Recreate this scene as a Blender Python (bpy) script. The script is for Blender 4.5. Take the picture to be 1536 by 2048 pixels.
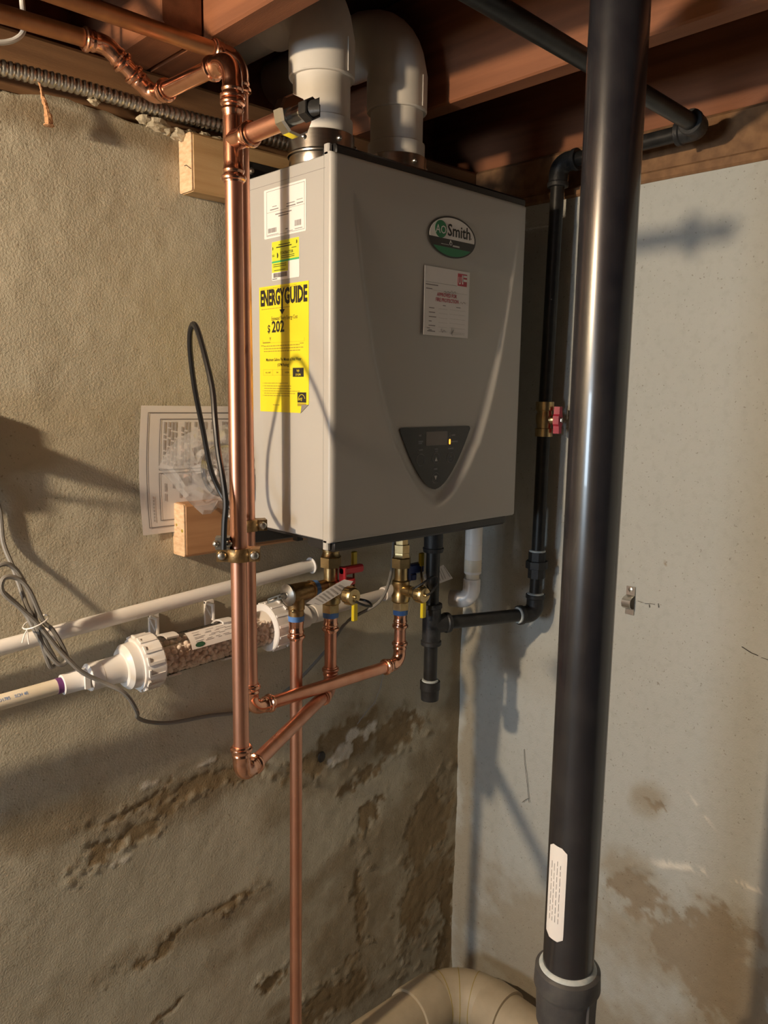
import bpy, math, random
import numpy as np
from mathutils import Vector, Matrix

random.seed(7)
for _o in list(bpy.data.objects):
    bpy.data.objects.remove(_o, do_unlink=True)
scene = bpy.context.scene
COL = scene.collection
# World frame: left wall is the plane Y=0, right wall the plane X=0, floor Z=0 (metres).

# ---------------------------------------------------------------- camera
cam_data = bpy.data.cameras.new('camera')
cam = bpy.data.objects.new('camera', cam_data)
COL.objects.link(cam)
scene.camera = cam
cam_data.sensor_fit = 'AUTO'
cam_data.sensor_width = 36.0
cam_data.lens = 1577.955 * 36.0 / 2048.0
cam_data.clip_start = 0.02
YAW, PITCH, ROLL = 0.762903, -0.1502085, 0.01439226
_f = Vector((math.sin(YAW)*math.cos(PITCH), math.cos(YAW)*math.cos(PITCH), math.sin(PITCH)))
_r = Vector((math.cos(YAW), -math.sin(YAW), 0))
_u = _r.cross(_f)
_r2 = math.cos(ROLL)*_r + math.sin(ROLL)*_u
_u2 = -math.sin(ROLL)*_r + math.cos(ROLL)*_u
cam.matrix_world = Matrix(((_r2.x, _u2.x, -_f.x, -1.40736), (_r2.y, _u2.y, -_f.y, -1.19366),
                           (_r2.z, _u2.z, -_f.z, 1.65595), (0, 0, 0, 1)))

# ---------------------------------------------------------------- world and exposure
world = bpy.data.worlds.new('basement_ambient')
scene.world = world
world.use_nodes = True
world.node_tree.nodes['Background'].inputs['Color'].default_value = (0.96, 0.97, 1.0, 1)
world.node_tree.nodes['Background'].inputs['Strength'].default_value = 0.015
scene.view_settings.view_transform = 'Standard'
scene.view_settings.look = 'None'
scene.view_settings.exposure = 0.0
scene.view_settings.gamma = 1.0
scene.view_settings.use_curve_mapping = False
LAMP = Vector((-2.10, -0.303, 2.0))       # bare bulb hanging from the joists, left of the view
LAMP_STRENGTH = 2650.0
WIN = Vector((-3.93, -0.46, 1.42))         # basement window in the far wall, behind the camera
win_data = bpy.data.lights.new('window_daylight', 'AREA')
win_data.shape = 'RECTANGLE'; win_data.size = 0.7; win_data.size_y = 0.5
win_data.energy = 30.0; win_data.color = (0.68, 0.85, 1.0)
win_light = bpy.data.objects.new('window_daylight', win_data)
COL.objects.link(win_light)
win_light.location = WIN
win_light.rotation_euler = (Vector((-0.2, -0.2, 1.3)) - WIN).to_track_quat('-Z', 'Y').to_euler()

# ---------------------------------------------------------------- materials
MATS = {}
def nt(name):
    m = bpy.data.materials.new(name); m.use_nodes = True
    t = m.node_tree
    return m, t, t.nodes['Principled BSDF']
def mat(name, c, rough=0.5, metal=0.0, c2=None, nscale=20.0, stretch=(1, 1, 1), bump=0.0, bscale=200.0,
        emit=None, estr=0.0, detail=4.0, ramp=(0.35, 0.7), spec=0.5, coat=0.0):
    m, t, b = nt(name)
    b.inputs['Base Color'].default_value = (*c, 1)
    b.inputs['Roughness'].default_value = rough
    b.inputs['Metallic'].default_value = metal
    b.inputs['Specular IOR Level'].default_value = spec
    b.inputs['Coat Weight'].default_value = coat
    if c2 is not None or bump:
        tc = t.nodes.new('ShaderNodeTexCoord')
        mp = t.nodes.new('ShaderNodeMapping'); mp.inputs['Scale'].default_value = stretch
        t.links.new(tc.outputs['Object'], mp.inputs['Vector'])
    if c2 is not None:
        n = t.nodes.new('ShaderNodeTexNoise'); n.inputs['Scale'].default_value = nscale
        n.inputs['Detail'].default_value = detail
        t.links.new(mp.outputs['Vector'], n.inputs['Vector'])
        r = t.nodes.new('ShaderNodeValToRGB')
        r.color_ramp.elements[0].position = ramp[0]; r.color_ramp.elements[0].color = (*c, 1)
        r.color_ramp.elements[1].position = ramp[1]; r.color_ramp.elements[1].color = (*c2, 1)
        t.links.new(n.outputs['Fac'], r.inputs['Fac'])
        t.links.new(r.outputs['Color'], b.inputs['Base Color'])
    if bump:
        n2 = t.nodes.new('ShaderNodeTexNoise'); n2.inputs['Scale'].default_value = bscale
        n2.inputs['Detail'].default_value = 3.0
        t.links.new(mp.outputs['Vector'], n2.inputs['Vector'])
        bp = t.nodes.new('ShaderNodeBump'); bp.inputs['Strength'].default_value = bump
        bp.inputs['Distance'].default_value = 0.002
        t.links.new(n2.outputs['Fac'], bp.inputs['Height'])
        t.links.new(bp.outputs['Normal'], b.inputs['Normal'])
    if emit:
        b.inputs['Emission Color'].default_value = (*emit, 1)
        b.inputs['Emission Strength'].default_value = estr
    MATS[name] = m
    return m
def clear_mat(name, tint, fac, rough, ior=1.5, haze=0.0):
    m = bpy.data.materials.new(name); m.use_nodes = True
    t = m.node_tree; t.nodes.clear()
    o = t.nodes.new('ShaderNodeOutputMaterial'); mx = t.nodes.new('ShaderNodeMixShader')
    tr = t.nodes.new('ShaderNodeBsdfTransparent'); tr.inputs['Color'].default_value = (*tint, 1)
    gl = t.nodes.new('ShaderNodeBsdfGlossy'); gl.inputs['Roughness'].default_value = rough
    gl.inputs['Color'].default_value = (0.95, 0.95, 0.95, 1)
    fr = t.nodes.new('ShaderNodeFresnel'); fr.inputs['IOR'].default_value = ior
    ad = t.nodes.new('ShaderNodeMath'); ad.operation = 'ADD'; ad.inputs[1].default_value = fac
    t.links.new(fr.outputs['Fac'], ad.inputs[0]); t.links.new(ad.outputs[0], mx.inputs['Fac'])
    t.links.new(tr.outputs[0], mx.inputs[1]); t.links.new(gl.outputs[0], mx.inputs[2])
    last = mx
    if haze:
        df = t.nodes.new('ShaderNodeBsdfDiffuse'); df.inputs['Color'].default_value = (0.9, 0.9, 0.9, 1)
        last = t.nodes.new('ShaderNodeMixShader'); last.inputs['Fac'].default_value = haze
        t.links.new(mx.outputs[0], last.inputs[1]); t.links.new(df.outputs[0], last.inputs[2])
    t.links.new(last.outputs[0], o.inputs['Surface'])
    MATS[name] = m
    return m
WALL_BUMP = 0.6
def wall_mat(name, paint, paint2, bare, stainc):
    m, t, b = nt(name)
    b.inputs['Roughness'].default_value = 0.8
    b.inputs['Specular IOR Level'].default_value = 0.25
    L = t.links.new
    tc = t.nodes.new('ShaderNodeTexCoord')
    def noise(s, d=4.0):
        n = t.nodes.new('ShaderNodeTexNoise'); n.inputs['Scale'].default_value = s; n.inputs['Detail'].default_value = d
        L(tc.outputs['Object'], n.inputs['Vector']); return n
    def mix(a, bb, fac):
        x = t.nodes.new('ShaderNodeMix'); x.data_type = 'RGBA'
        if hasattr(fac, 'links'): L(fac, x.inputs[0])
        else: x.inputs[0].default_value = fac
        for s, i in ((a, 6), (bb, 7)):
            if hasattr(s, 'links'): L(s, x.inputs[i])
            else: x.inputs[i].default_value = (*s, 1)
        return x.outputs[2]
    n1 = noise(3.0, 5.0); n2 = noise(60.0, 4.0); n3 = noise(700.0, 2.0)
    r1 = t.nodes.new('ShaderNodeValToRGB'); r1.color_ramp.elements[0].position = 0.35; r1.color_ramp.elements[1].position = 0.7
    L(n1.outputs['Fac'], r1.inputs['Fac'])
    c = mix(paint, paint2, r1.outputs['Color'])
    a1 = t.nodes.new('ShaderNodeAttribute'); a1.attribute_name = 'stain'
    a2 = t.nodes.new('ShaderNodeAttribute'); a2.attribute_name = 'peel'
    a3 = t.nodes.new('ShaderNodeAttribute'); a3.attribute_name = 'chip'
    c = mix(c, stainc, a1.outputs['Fac'])
    c = mix(c, bare, a2.outputs['Fac'])
    c = mix(c, (0.72, 0.69, 0.62), a3.outputs['Fac'])
    r2 = t.nodes.new('ShaderNodeValToRGB'); r2.color_ramp.elements[0].position = 0.2; r2.color_ramp.elements[1].position = 0.5
    r2.color_ramp.elements[0].color = (0.6, 0.58, 0.55, 1); r2.color_ramp.elements[1].color = (1, 1, 1, 1)
    L(n2.outputs['Fac'], r2.inputs['Fac'])
    mm = t.nodes.new('ShaderNodeMix'); mm.data_type = 'RGBA'; mm.blend_type = 'MULTIPLY'; mm.inputs[0].default_value = 0.22
    L(c, mm.inputs[6]); L(r2.outputs['Color'], mm.inputs[7])
    n6 = noise(190.0, 2.0)
    r3 = t.nodes.new('ShaderNodeValToRGB'); r3.color_ramp.elements[0].position = 0.27; r3.color_ramp.elements[1].position = 0.33
    r3.color_ramp.elements[0].color = (0.55, 0.50, 0.44, 1); r3.color_ramp.elements[1].color = (1, 1, 1, 1)
    L(n6.outputs['Fac'], r3.inputs['Fac'])
    m3 = t.nodes.new('ShaderNodeMix'); m3.data_type = 'RGBA'; m3.blend_type = 'MULTIPLY'; m3.inputs[0].default_value = 0.75
    L(mm.outputs[2], m3.inputs[6]); L(r3.outputs['Color'], m3.inputs[7])
    L(m3.outputs[2], b.inputs['Base Color'])
    bp = t.nodes.new('ShaderNodeBump'); bp.inputs['Strength'].default_value = WALL_BUMP; bp.inputs['Distance'].default_value = 0.0015
    ad = t.nodes.new('ShaderNodeMath'); ad.operation = 'MULTIPLY_ADD'; ad.inputs[1].default_value = 0.35
    n4 = noise(290.0, 3.0)
    L(n3.outputs['Fac'], ad.inputs[0]); L(n4.outputs['Fac'], ad.inputs[2])
    L(ad.outputs[0], bp.inputs['Height']); L(bp.outputs['Normal'], b.inputs['Normal'])
    MATS[name] = m
    return m

mat('copper', (0.78, 0.42, 0.295), 0.37, 1.0, (0.68, 0.33, 0.22), 35, (1, 1, 0.3))
mat('copper_fitting', (0.86, 0.48, 0.33), 0.20, 1.0, (0.74, 0.38, 0.25), 60)
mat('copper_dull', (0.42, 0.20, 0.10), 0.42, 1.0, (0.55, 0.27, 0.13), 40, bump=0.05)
mat('brass', (0.62, 0.47, 0.24), 0.32, 1.0, (0.46, 0.34, 0.17), 80)
mat('bronze', (0.42, 0.27, 0.12), 0.42, 1.0, (0.30, 0.19, 0.09), 120, bump=0.15, bscale=500)
mat('chrome', (0.78, 0.77, 0.74), 0.12, 1.0)
mat('zinc', (0.62, 0.60, 0.55), 0.32, 1.0)
mat('stainless', (0.50, 0.47, 0.42), 0.26, 1.0, (0.42, 0.39, 0.34), 60, (1, 1, 8))
mat('black_iron', (0.013, 0.013, 0.013), 0.36, 0.0, (0.024, 0.023, 0.022), 60, bump=0.06, bscale=300, spec=0.35)
mat('black_fitting', (0.018, 0.018, 0.019), 0.45, 0.0, (0.030, 0.030, 0.031), 90, bump=0.2, bscale=350, spec=0.35)
mat('black_paint', (0.012, 0.012, 0.016), 0.27, 0.0, (0.022, 0.021, 0.024), 25, spec=0.85, coat=0.3)
mat('grey_iron', (0.075, 0.072, 0.075), 0.5, 0.2, (0.11, 0.105, 0.10), 40, bump=0.2)
mat('dope', (0.42, 0.48, 0.50), 0.6, 0, (0.58, 0.60, 0.58), 90, bump=0.3)
mat('white_pvc', (0.80, 0.78, 0.76), 0.35)
mat('vent_pvc', (0.66, 0.62, 0.56), 0.4, 0, (0.60, 0.56, 0.50), 20)
mat('old_pvc', (0.76, 0.70, 0.58), 0.45, 0, (0.68, 0.61, 0.48), 25)
mat('primer_stain', (0.68, 0.62, 0.56), 0.4)
mat('purple', (0.16, 0.05, 0.20), 0.4)
mat('cream_pipe', (0.48, 0.40, 0.28), 0.55, 0, (0.38, 0.31, 0.21), 14, bump=0.1)
mat('cabinet', (0.44, 0.425, 0.40), 0.38, 0, (0.43, 0.415, 0.39), 8, bump=0.02, bscale=900)
mat('trim_black', (0.018, 0.017, 0.017), 0.42)
mat('panel_black', (0.022, 0.023, 0.024), 0.22)
mat('screen', (0.14, 0.12, 0.115), 0.12)
mat('led', (0.9, 0.3, 0.05), 0.4, emit=(1.0, 0.30, 0.03), estr=3.0)
mat('grey_print', (0.16, 0.16, 0.17), 0.5)
mat('light_print', (0.55, 0.54, 0.52), 0.5)
mat('paper', (0.78, 0.75, 0.74), 0.6)
mat('label_white', (0.80, 0.77, 0.75), 0.4)
mat('label_yellow', (0.82, 0.68, 0.025), 0.4)
mat('label_green', (0.05, 0.42, 0.16), 0.45)
mat('lime', (0.62, 0.66, 0.04), 0.45)
mat('ink_light', (0.45, 0.42, 0.41), 0.6)
mat('ink', (0.015, 0.013, 0.012), 0.55)
mat('ink_grey', (0.22, 0.20, 0.20), 0.6)
mat('ink_brown', (0.34, 0.25, 0.03), 0.6)
mat('ink_red', (0.50, 0.06, 0.09), 0.55)
mat('badge_green', (0.01, 0.20, 0.075), 0.4)
mat('oval_green', (0.012, 0.09, 0.045), 0.4)
mat('badge_dark', (0.02, 0.016, 0.013), 0.4)
mat('red_plastic', (0.62, 0.035, 0.05), 0.4)
mat('red_dark', (0.42, 0.03, 0.06), 0.5)
mat('blue_plastic', (0.03, 0.06, 0.24), 0.4)
mat('blue_tape', (0.09, 0.22, 0.55), 0.4)
mat('yellow_plastic', (0.70, 0.55, 0.02), 0.4)
mat('rubber', (0.012, 0.012, 0.013), 0.4)
mat('cord_grey', (0.20, 0.19, 0.175), 0.5)
mat('cable_white', (0.60, 0.58, 0.55), 0.5)
mat('cable_grey', (0.42, 0.43, 0.44), 0.5)
mat('pine', (0.60, 0.40, 0.20), 0.6, 0, (0.46, 0.28, 0.12), 9, (0.35, 6, 6), bump=0.1)
mat('pine_red', (0.52, 0.29, 0.14), 0.6, 0, (0.38, 0.19, 0.085), 9, (0.35, 6, 6), bump=0.1)
mat('pine_end', (0.72, 0.52, 0.33), 0.7, 0, (0.55, 0.34, 0.19), 60, (1, 1, 3))
mat('joist_wood', (0.27, 0.10, 0.043), 0.7, 0, (0.17, 0.06, 0.025), 6, (7, 0.4, 7), bump=0.2)
mat('sill_wood', (0.26, 0.14, 0.065), 0.8, 0, (0.15, 0.075, 0.035), 6, (0.4, 7, 7), bump=0.3)
mat('plank_wood', (0.14, 0.06, 0.03), 0.8, 0, (0.09, 0.038, 0.02), 6, (0.5, 6, 6), bump=0.2)
mat('bead', (0.86, 0.76, 0.68), 0.7, 0, (0.74, 0.63, 0.55), 60)
mat('mortar', (0.50, 0.44, 0.32), 0.9, 0, (0.38, 0.32, 0.22), 60, bump=0.6)
mat('debris', (0.50, 0.27, 0.13), 0.95, 0, (0.36, 0.18, 0.09), 150, bump=0.8)
mat('steel_grey', (0.45, 0.43, 0.40), 0.35, 1.0)
mat('floor_concrete', (0.30, 0.28, 0.25), 0.85, 0, (0.22, 0.20, 0.18), 4, bump=0.3)
mat('porcelain', (0.7, 0.68, 0.62), 0.3)
clear_mat('clear_plastic', (0.99, 0.985, 0.98), 0.015, 0.10, 1.10)
clear_mat('bag_film', (0.97, 0.97, 0.97), 0.07, 0.11, 1.40, 0.20)
wall_mat('wall_paint_left', (0.50, 0.46, 0.36), (0.455, 0.42, 0.33), (0.25, 0.185, 0.105), (0.285, 0.23, 0.15))
wall_mat('wall_paint_right', (0.465, 0.475, 0.455), (0.43, 0.44, 0.415), (0.29, 0.24, 0.175), (0.33, 0.29, 0.22))
m, t, b = nt('bulb_glow')
b.inputs['Base Color'].default_value = (0, 0, 0, 1)
b.inputs['Emission Color'].default_value = (1.0, 0.775, 0.52, 1); b.inputs['Emission Strength'].default_value = LAMP_STRENGTH
MATS['bulb_glow'] = m
mat('daylight_pane', (0.6, 0.65, 0.7), 0.1, emit=(0.8, 0.9, 1.0), estr=1.5)

# ---------------------------------------------------------------- mesh helpers
V = Vector
def col_v(x): return x if isinstance(x, Vector) else Vector(x)
class MB:
    def __init__(s): s.v = []; s.f = []
    def add(s, verts, faces):
        n = len(s.v); s.v += [tuple(v) for v in verts]; s.f += [tuple(i+n for i in f) for f in faces]
        return s
    def box(s, a, b):
        x0, y0, z0 = a; x1, y1, z1 = b
        vs = [(x, y, z) for x in (x0, x1) for y in (y0, y1) for z in (z0, z1)]
        return s.add(vs, [(0, 1, 3, 2), (4, 6, 7, 5), (0, 4, 5, 1), (2, 3, 7, 6), (0, 2, 6, 4), (1, 5, 7, 3)])
    def obox(s, c, ax, ay, az, h):
        c = V(c); ax, ay, az = V(ax).normalized(), V(ay).normalized(), V(az).normalized()
        vs = [c + ax*h[0]*i + ay*h[1]*j + az*h[2]*k for i in (-1, 1) for j in (-1, 1) for k in (-1, 1)]
        return s.add(vs, [(0, 1, 3, 2), (4, 6, 7, 5), (0, 4, 5, 1), (2, 3, 7, 6), (0, 2, 6, 4), (1, 5, 7, 3)])
    def bbox(s, a, b, r=0.004):
        """box with chamfered edges along its longest axis and slightly eased ends"""
        a = V(a); b = V(b); d = b - a
        ax = max(range(3), key=lambda i: d[i]); o = [i for i in range(3) if i != ax]
        def ring(t, q):
            p = []
            for (u, w) in ((r, 0), (1, 0), (1, r), (1, 1), (0, 1)):
                pass
            pts2 = []
            lo = [a[o[0]]+q, a[o[1]]+q]; hi = [b[o[0]]-q, b[o[1]]-q]
            for (x, y) in ((lo[0]+r, lo[1]), (hi[0]-r, lo[1]), (hi[0], lo[1]+r), (hi[0], hi[1]-r),
                           (hi[0]-r, hi[1]), (lo[0]+r, hi[1]), (lo[0], hi[1]-r), (lo[0], lo[1]+r)):
                w3 = [0, 0, 0]; w3[ax] = t; w3[o[0]] = x; w3[o[1]] = y; pts2.append(tuple(w3))
            return pts2
        e = r*0.5
        rings = [ring(a[ax], e), ring(a[ax]+e, 0), ring(b[ax]-e, 0), ring(b[ax], e)]
        vs = sum(rings, []); fs = []
        for k in range(3):
            for i in range(8):
                j = (i+1) % 8; fs.append((k*8+i, k*8+j, k*8+8+j, k*8+8+i))
        fs.append(tuple(range(7, -1, -1))); fs.append(tuple(range(24, 32)))
        return s.add(vs, fs)
    def sweep(s, pts, radii, n=20, cap=True, up=None, twist=0.0):
        pts = [V(p) for p in pts]
        if not hasattr(radii, '__len__'): radii = [radii]*len(pts)
        tang = []
        for i in range(len(pts)):
            d = V((0, 0, 0)); k = i
            while d.length < 1e-7 and k+1 < len(pts): d = pts[k+1]-pts[k]; k += 1
            e = V((0, 0, 0)); k = i
            while e.length < 1e-7 and k > 0: e = pts[k]-pts[k-1]; k -= 1
            if d.length < 1e-7: d = e
            if e.length < 1e-7: e = d
            tang.append((d.normalized()+e.normalized()).normalized())
        t0 = tang[0]
        if up is None:
            up = V((0, 0, 1)) if abs(t0.z) < 0.9 else V((0, 1, 0))
        u = (V(up) - t0*V(up).dot(t0)).normalized()
        vs = []; fs = []
        pt = t0
        for i, (p, r) in enumerate(zip(pts, radii)):
            tg = tang[i]
            ax = pt.cross(tg)
            if ax.length > 1e-7:
                u = Matrix.Rotation(pt.angle(tg), 3, ax.normalized()) @ u
            u = (u - tg*u.dot(tg)).normalized()
            w = tg.cross(u); pt = tg
            for k in range(n):
                a = 2*math.pi*k/n + twist
                vs.append(p + (u*math.cos(a) + w*math.sin(a))*r)
        for i in range(len(pts)-1):
            for k in range(n):
                j = (k+1) % n
                fs.append((i*n+k, i*n+j, i*n+n+j, i*n+n+k))
        if cap:
            fs.append(tuple(range(n-1, -1, -1))); fs.append(tuple(range((len(pts)-1)*n, len(pts)*n)))
        return s.add(vs, fs)
    def lathe(s, p, d, prof, n=24, cap=True, up=None, twist=0.0):
        p = V(p); d = V(d).normalized()
        return s.sweep([p + d*a for a, r in prof], [r for a, r in prof], n, cap, up, twist)
    def ball(s, c, r, n=10, m=7, sc=(1, 1, 1)):
        c = V(c); vs = [c+V((0, 0, r*sc[2]))]; fs = []
        for i in range(1, m):
            th = math.pi*i/m
            for k in range(n):
                ph = 2*math.pi*k/n
                vs.append(c+V((r*sc[0]*math.sin(th)*math.cos(ph), r*sc[1]*math.sin(th)*math.sin(ph), r*sc[2]*math.cos(th))))
        vs.append(c-V((0, 0, r*sc[2])))
        for k in range(n):
            fs.append((0, 1+k, 1+(k+1) % n))
            for i in range(m-2):
                a = 1+i*n; fs.append((a+k, a+n+k, a+n+(k+1) % n, a+(k+1) % n))
            a = 1+(m-2)*n; fs.append((a+k, len(vs)-1, a+(k+1) % n))
        return s.add(vs, fs)
    def prism(s, poly, fn, t):
        """closed 2D polygon -> solid; fn(u,v,w)->point"""
        n = len(poly)
        vs = [fn(u, v, 0) for u, v in poly] + [fn(u, v, t) for u, v in poly]
        fs = [tuple(range(n-1, -1, -1)), tuple(range(n, 2*n))]
        for i in range(n):
            j = (i+1) % n; fs.append((i, j, n+j, n+i))
        return s.add(vs, fs)
    def grid(s, nu, nv, fn):
        vs = [fn(i/nu, j/nv) for j in range(nv+1) for i in range(nu+1)]
        fs = [(j*(nu+1)+i, j*(nu+1)+i+1, (j+1)*(nu+1)+i+1, (j+1)*(nu+1)+i) for j in range(nv) for i in range(nu)]
        return s.add(vs, fs)
    def build(s, name, material, parent=None, angle=35, smooth=True, origin=None):
        org = wpos(parent) if parent is not None else None
        if org is None:
            if origin is not None: org = V(origin)
            else:
                xs, ys, zs = zip(*s.v)
                org = V(((min(xs)+max(xs))/2, (min(ys)+max(ys))/2, min(zs)))
        me = bpy.data.meshes.new(name)
        me.from_pydata([(v[0]-org.x, v[1]-org.y, v[2]-org.z) for v in s.v], [], s.f)
        me.update()
        if smooth:
            me.polygons.foreach_set('use_smooth', [True]*len(me.polygons))
            me.set_sharp_from_angle(angle=math.radians(angle))
        me.materials.append(MATS[material])
        o = bpy.data.objects.new(name, me); COL.objects.link(o)
        if parent is not None: o.parent = parent
        else: o.location = org
        return o
def wpos(o):
    p = V((0, 0, 0))
    while o is not None: p = p + V(o.location); o = o.parent
    return p
def tag(o, label, cat, group=None):
    o['label'] = label; o['category'] = cat
    if group: o['group'] = group
    return o
def thing(name, loc, label, cat, group=None):
    o = bpy.data.objects.new(name, None); o.empty_display_size = 0.05
    COL.objects.link(o); o.location = loc
    return tag(o, label, cat, group)
def struct(o): o['kind'] = 'structure'; return o

def catmull(P, k=8):
    P = [V(p) for p in P]; out = []
    for i in range(len(P)-1):
        p0 = P[max(i-1, 0)]; p1 = P[i]; p2 = P[i+1]; p3 = P[min(i+2, len(P)-1)]
        for j in range(k):
            t = j/k
            out.append(0.5*((2*p1)+(p2-p0)*t+(2*p0-5*p1+4*p2-p3)*t*t+(3*p1-p0-3*p2+p3)*t**3))
    out.append(P[-1]); return out

# sockets: (distance from the mouth inward, radius)
def sock(kind, rp):
    if kind == 'press':
        return [(0, rp), (0, rp+.0016), (.002, rp+.0019), (.0032, rp+.0042), (.0055, rp+.0048), (.0078, rp+.0042), (.0092, rp+.0018),
                (.011, rp+.0014), (.0135, rp+.0026), (.0155, rp+.0026), (.0175, rp+.0014), (.024, rp+.0014)]
    if kind == 'iron':
        return [(0, rp), (0, rp+.0062), (.001, rp+.007), (.008, rp+.007), (.010, rp+.0048), (.022, rp+.0048)]
    if kind == 'hub':
        return [(0, rp), (0, rp+.003), (.0012, rp+.0038), (.022, rp+.0040)]
    if kind == 'bighub':
        return [(0, rp), (0, rp+.005), (.002, rp+.0065), (.055, rp+.0068)]
def elbow(parent, P, d1, d2, rp, R, kind, material, n=20, name='elbow', rarc=None):
    """fitting with mouths toward d1 and d2 from the corner point P"""
    P = V(P); d1 = V(d1).normalized(); d2 = V(d2).normalized()
    ang = d1.angle(d2); turn = math.pi - ang
    t = R*math.tan(turn/2)
    s = sock(kind, rp); L = s[-1][0]
    ra = rarc if rarc else s[-1][1]
    A = P + d1*t; B = P + d2*t
    pts = []; rad = []
    for a, r in s: pts.append(A + d1*(L-a)); rad.append(r)
    bis = (d1+d2).normalized(); C = P + bis*(R/math.cos(turn/2))
    ax = (A-C).cross(B-C).normalized()
    K = 9
    for i in range(1, K):
        q = Matrix.Rotation(turn*i/K, 3, ax) @ (A-C)
        pts.append(C+q); rad.append(ra)
    for a, r in reversed(s): pts.append(B + d2*(L-a)); rad.append(r)
    mb = MB(); mb.sweep(pts, rad, n)
    return mb.build(name, material, parent)
def tee(parent, P, d, db, rp, kind, material, half, n=20, branch=None):
    P = V(P); d = V(d).normalized(); db = V(db).normalized()
    s = sock(kind, rp); mb = MB()
    pts = [P - d*(half-a) for a, r in s] + [P + d*(half-a) for a, r in reversed(s)]
    mb.sweep(pts, [r for a, r in s]+[r for a, r in reversed(s)], n)
    br = branch or half
    pts = [P + db*(br-a) for a, r in s] + [P]
    mb.sweep(pts, [r for a, r in s]+[s[-1][1]], n)
    return mb.build('tee', material, parent)
def pipe(parent, a, b, r, material, n=24, name='pipe'):
    a = V(a); b = V(b)
    mb = MB(); k = max(1, int((b-a).length/.25))
    mb.sweep([a.lerp(b, i/k) for i in range(k+1)], r, n)
    return mb.build(name, material, parent)

# text and flat print on a plane frame
class Plane:
    def __init__(s, o, eu, ev, n): s.o = V(o); s.eu = V(eu).normalized(); s.ev = V(ev).normalized(); s.n = V(n).normalized()
    def p(s, u, v, w=0.0): return s.o + s.eu*u + s.ev*v + s.n*w
def rrect(u0, v0, u1, v1, r, k=4):
    out = []
    for cx, cy, a0 in ((u1-r, v1-r, 0), (u0+r, v1-r, 90), (u0+r, v0+r, 180), (u1-r, v0+r, 270)):
        for i in range(k+1):
            a = math.radians(a0+90*i/k); out.append((cx+r*math.cos(a), cy+r*math.sin(a)))
    return out
def ell(cx, cy, a, b, n=40, a0=0.0, a1=360.0):
    full = abs(a1-a0) >= 360
    m = n if full else n+1
    return [(cx+a*math.cos(math.radians(a0+(a1-a0)*i/n)), cy+b*math.sin(math.radians(a0+(a1-a0)*i/n))) for i in range(m)]
def sheet(pl, poly, name, material, parent, w0=0.0, t=0.0004):
    mb = MB(); mb.prism(poly, lambda u, v, w: pl.p(u, v, w0+w), t)
    return mb.build(name, material, parent, smooth=False)
def bars(pl, rects, name, material, parent, w0=0.0004, t=0.00015):
    mb = MB()
    for (u0, v0, u1, v1) in rects:
        mb.prism([(u0, v0), (u1, v0), (u1, v1), (u0, v1)], lambda u, v, w: pl.p(u, v, w0+w), t)
    o = mb.build(name, material, parent, smooth=False)
    if len(rects) > 1: o['kind'] = 'stuff'
    return o
def ring_frame(u0, v0, u1, v1, w):
    return [(u0, v0, u1, v0+w), (u0, v1-w, u1, v1), (u0, v0, u0+w, v1), (u1-w, v0, u1, v1)]
def textlines(u0, u1, vs, h, rnd, wmin=.004, wmax=.012, gap=.0012, ragged=0.25):
    out = []
    for v in vs:
        u = u0; end = u1 - rnd.random()*ragged*(u1-u0)
        while u < end:
            w = rnd.uniform(wmin, wmax); e = min(u+w, end)
            if e-u > 0.001: out.append((u, v, e, v+h))
            u = e+gap
    return out
def text(pl, s, u, v, size, name, material, parent, sx=1.0, bold=0.0, align='LEFT', w0=0.00045, shear=0.0, rot=0.0, width=None):
    cu = bpy.data.curves.new('t', 'FONT'); cu.body = s; cu.size = 1.0; cu.offset = bold; cu.align_x = align
    cu.shear = shear; cu.resolution_u = 2; cu.fill_mode = 'FRONT'
    ob = bpy.data.objects.new('t', cu); COL.objects.link(ob)
    dg = bpy.context.evaluated_depsgraph_get()
    me = bpy.data.meshes.new_from_object(ob.evaluated_get(dg))
    vs = [tuple(x.co) for x in me.vertices]; fs = [tuple(p.vertices) for p in me.polygons]
    bpy.data.objects.remove(ob, do_unlink=True); bpy.data.curves.remove(cu); bpy.data.meshes.remove(me)
    mb = MB(); c, si = math.cos(rot), math.sin(rot)
    if width:
        xs_ = [q[0] for q in vs]; sx = width/((max(xs_)-min(xs_))*size)
    pts = []
    for x, y, z in vs:
        a = x*size*sx; b2 = y*size
        pts.append(pl.p(u + a*c - b2*si, v + a*si + b2*c, w0))
    mb.add(pts, fs)
    return mb.build(name, material, parent, smooth=False)
RND = random.Random(3)

# ---------------------------------------------------------------- structure: walls
def vnoise(x, y, seed):
    xi = np.floor(x).astype(np.int64); yi = np.floor(y).astype(np.int64)
    fx = x-xi; fy = y-yi; fx = fx*fx*(3-2*fx); fy = fy*fy*(3-2*fy)
    def h(a, b):
        k = (a*374761393 + b*668265263 + seed*974634777) & 0xffffffff
        k = ((k ^ (k >> 13))*1274126177) & 0xffffffff
        return ((k ^ (k >> 16)) & 0xffff)/65535.0
    return (h(xi, yi)*(1-fx)+h(xi+1, yi)*fx)*(1-fy)+(h(xi, yi+1)*(1-fx)+h(xi+1, yi+1)*fx)*fy
def fbm(x, y, s, seed, oct=4):
    v = 0; a = .5
    for i in range(oct):
        v = v+a*vnoise(x*s, y*s, seed+i); s *= 2.03; a *= .5
    return v/(1-.5**oct)
def sstep(a, b, x):
    t = np.clip((x-a)/(b-a), 0, 1); return t*t*(3-2*t)
def blob(u, z, cu, cz, ru, rz, tilt=0.0):
    du = u-cu; dz = z-cz-tilt*du
    return 1-np.sqrt((du/ru)**2+(dz/rz)**2)
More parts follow.
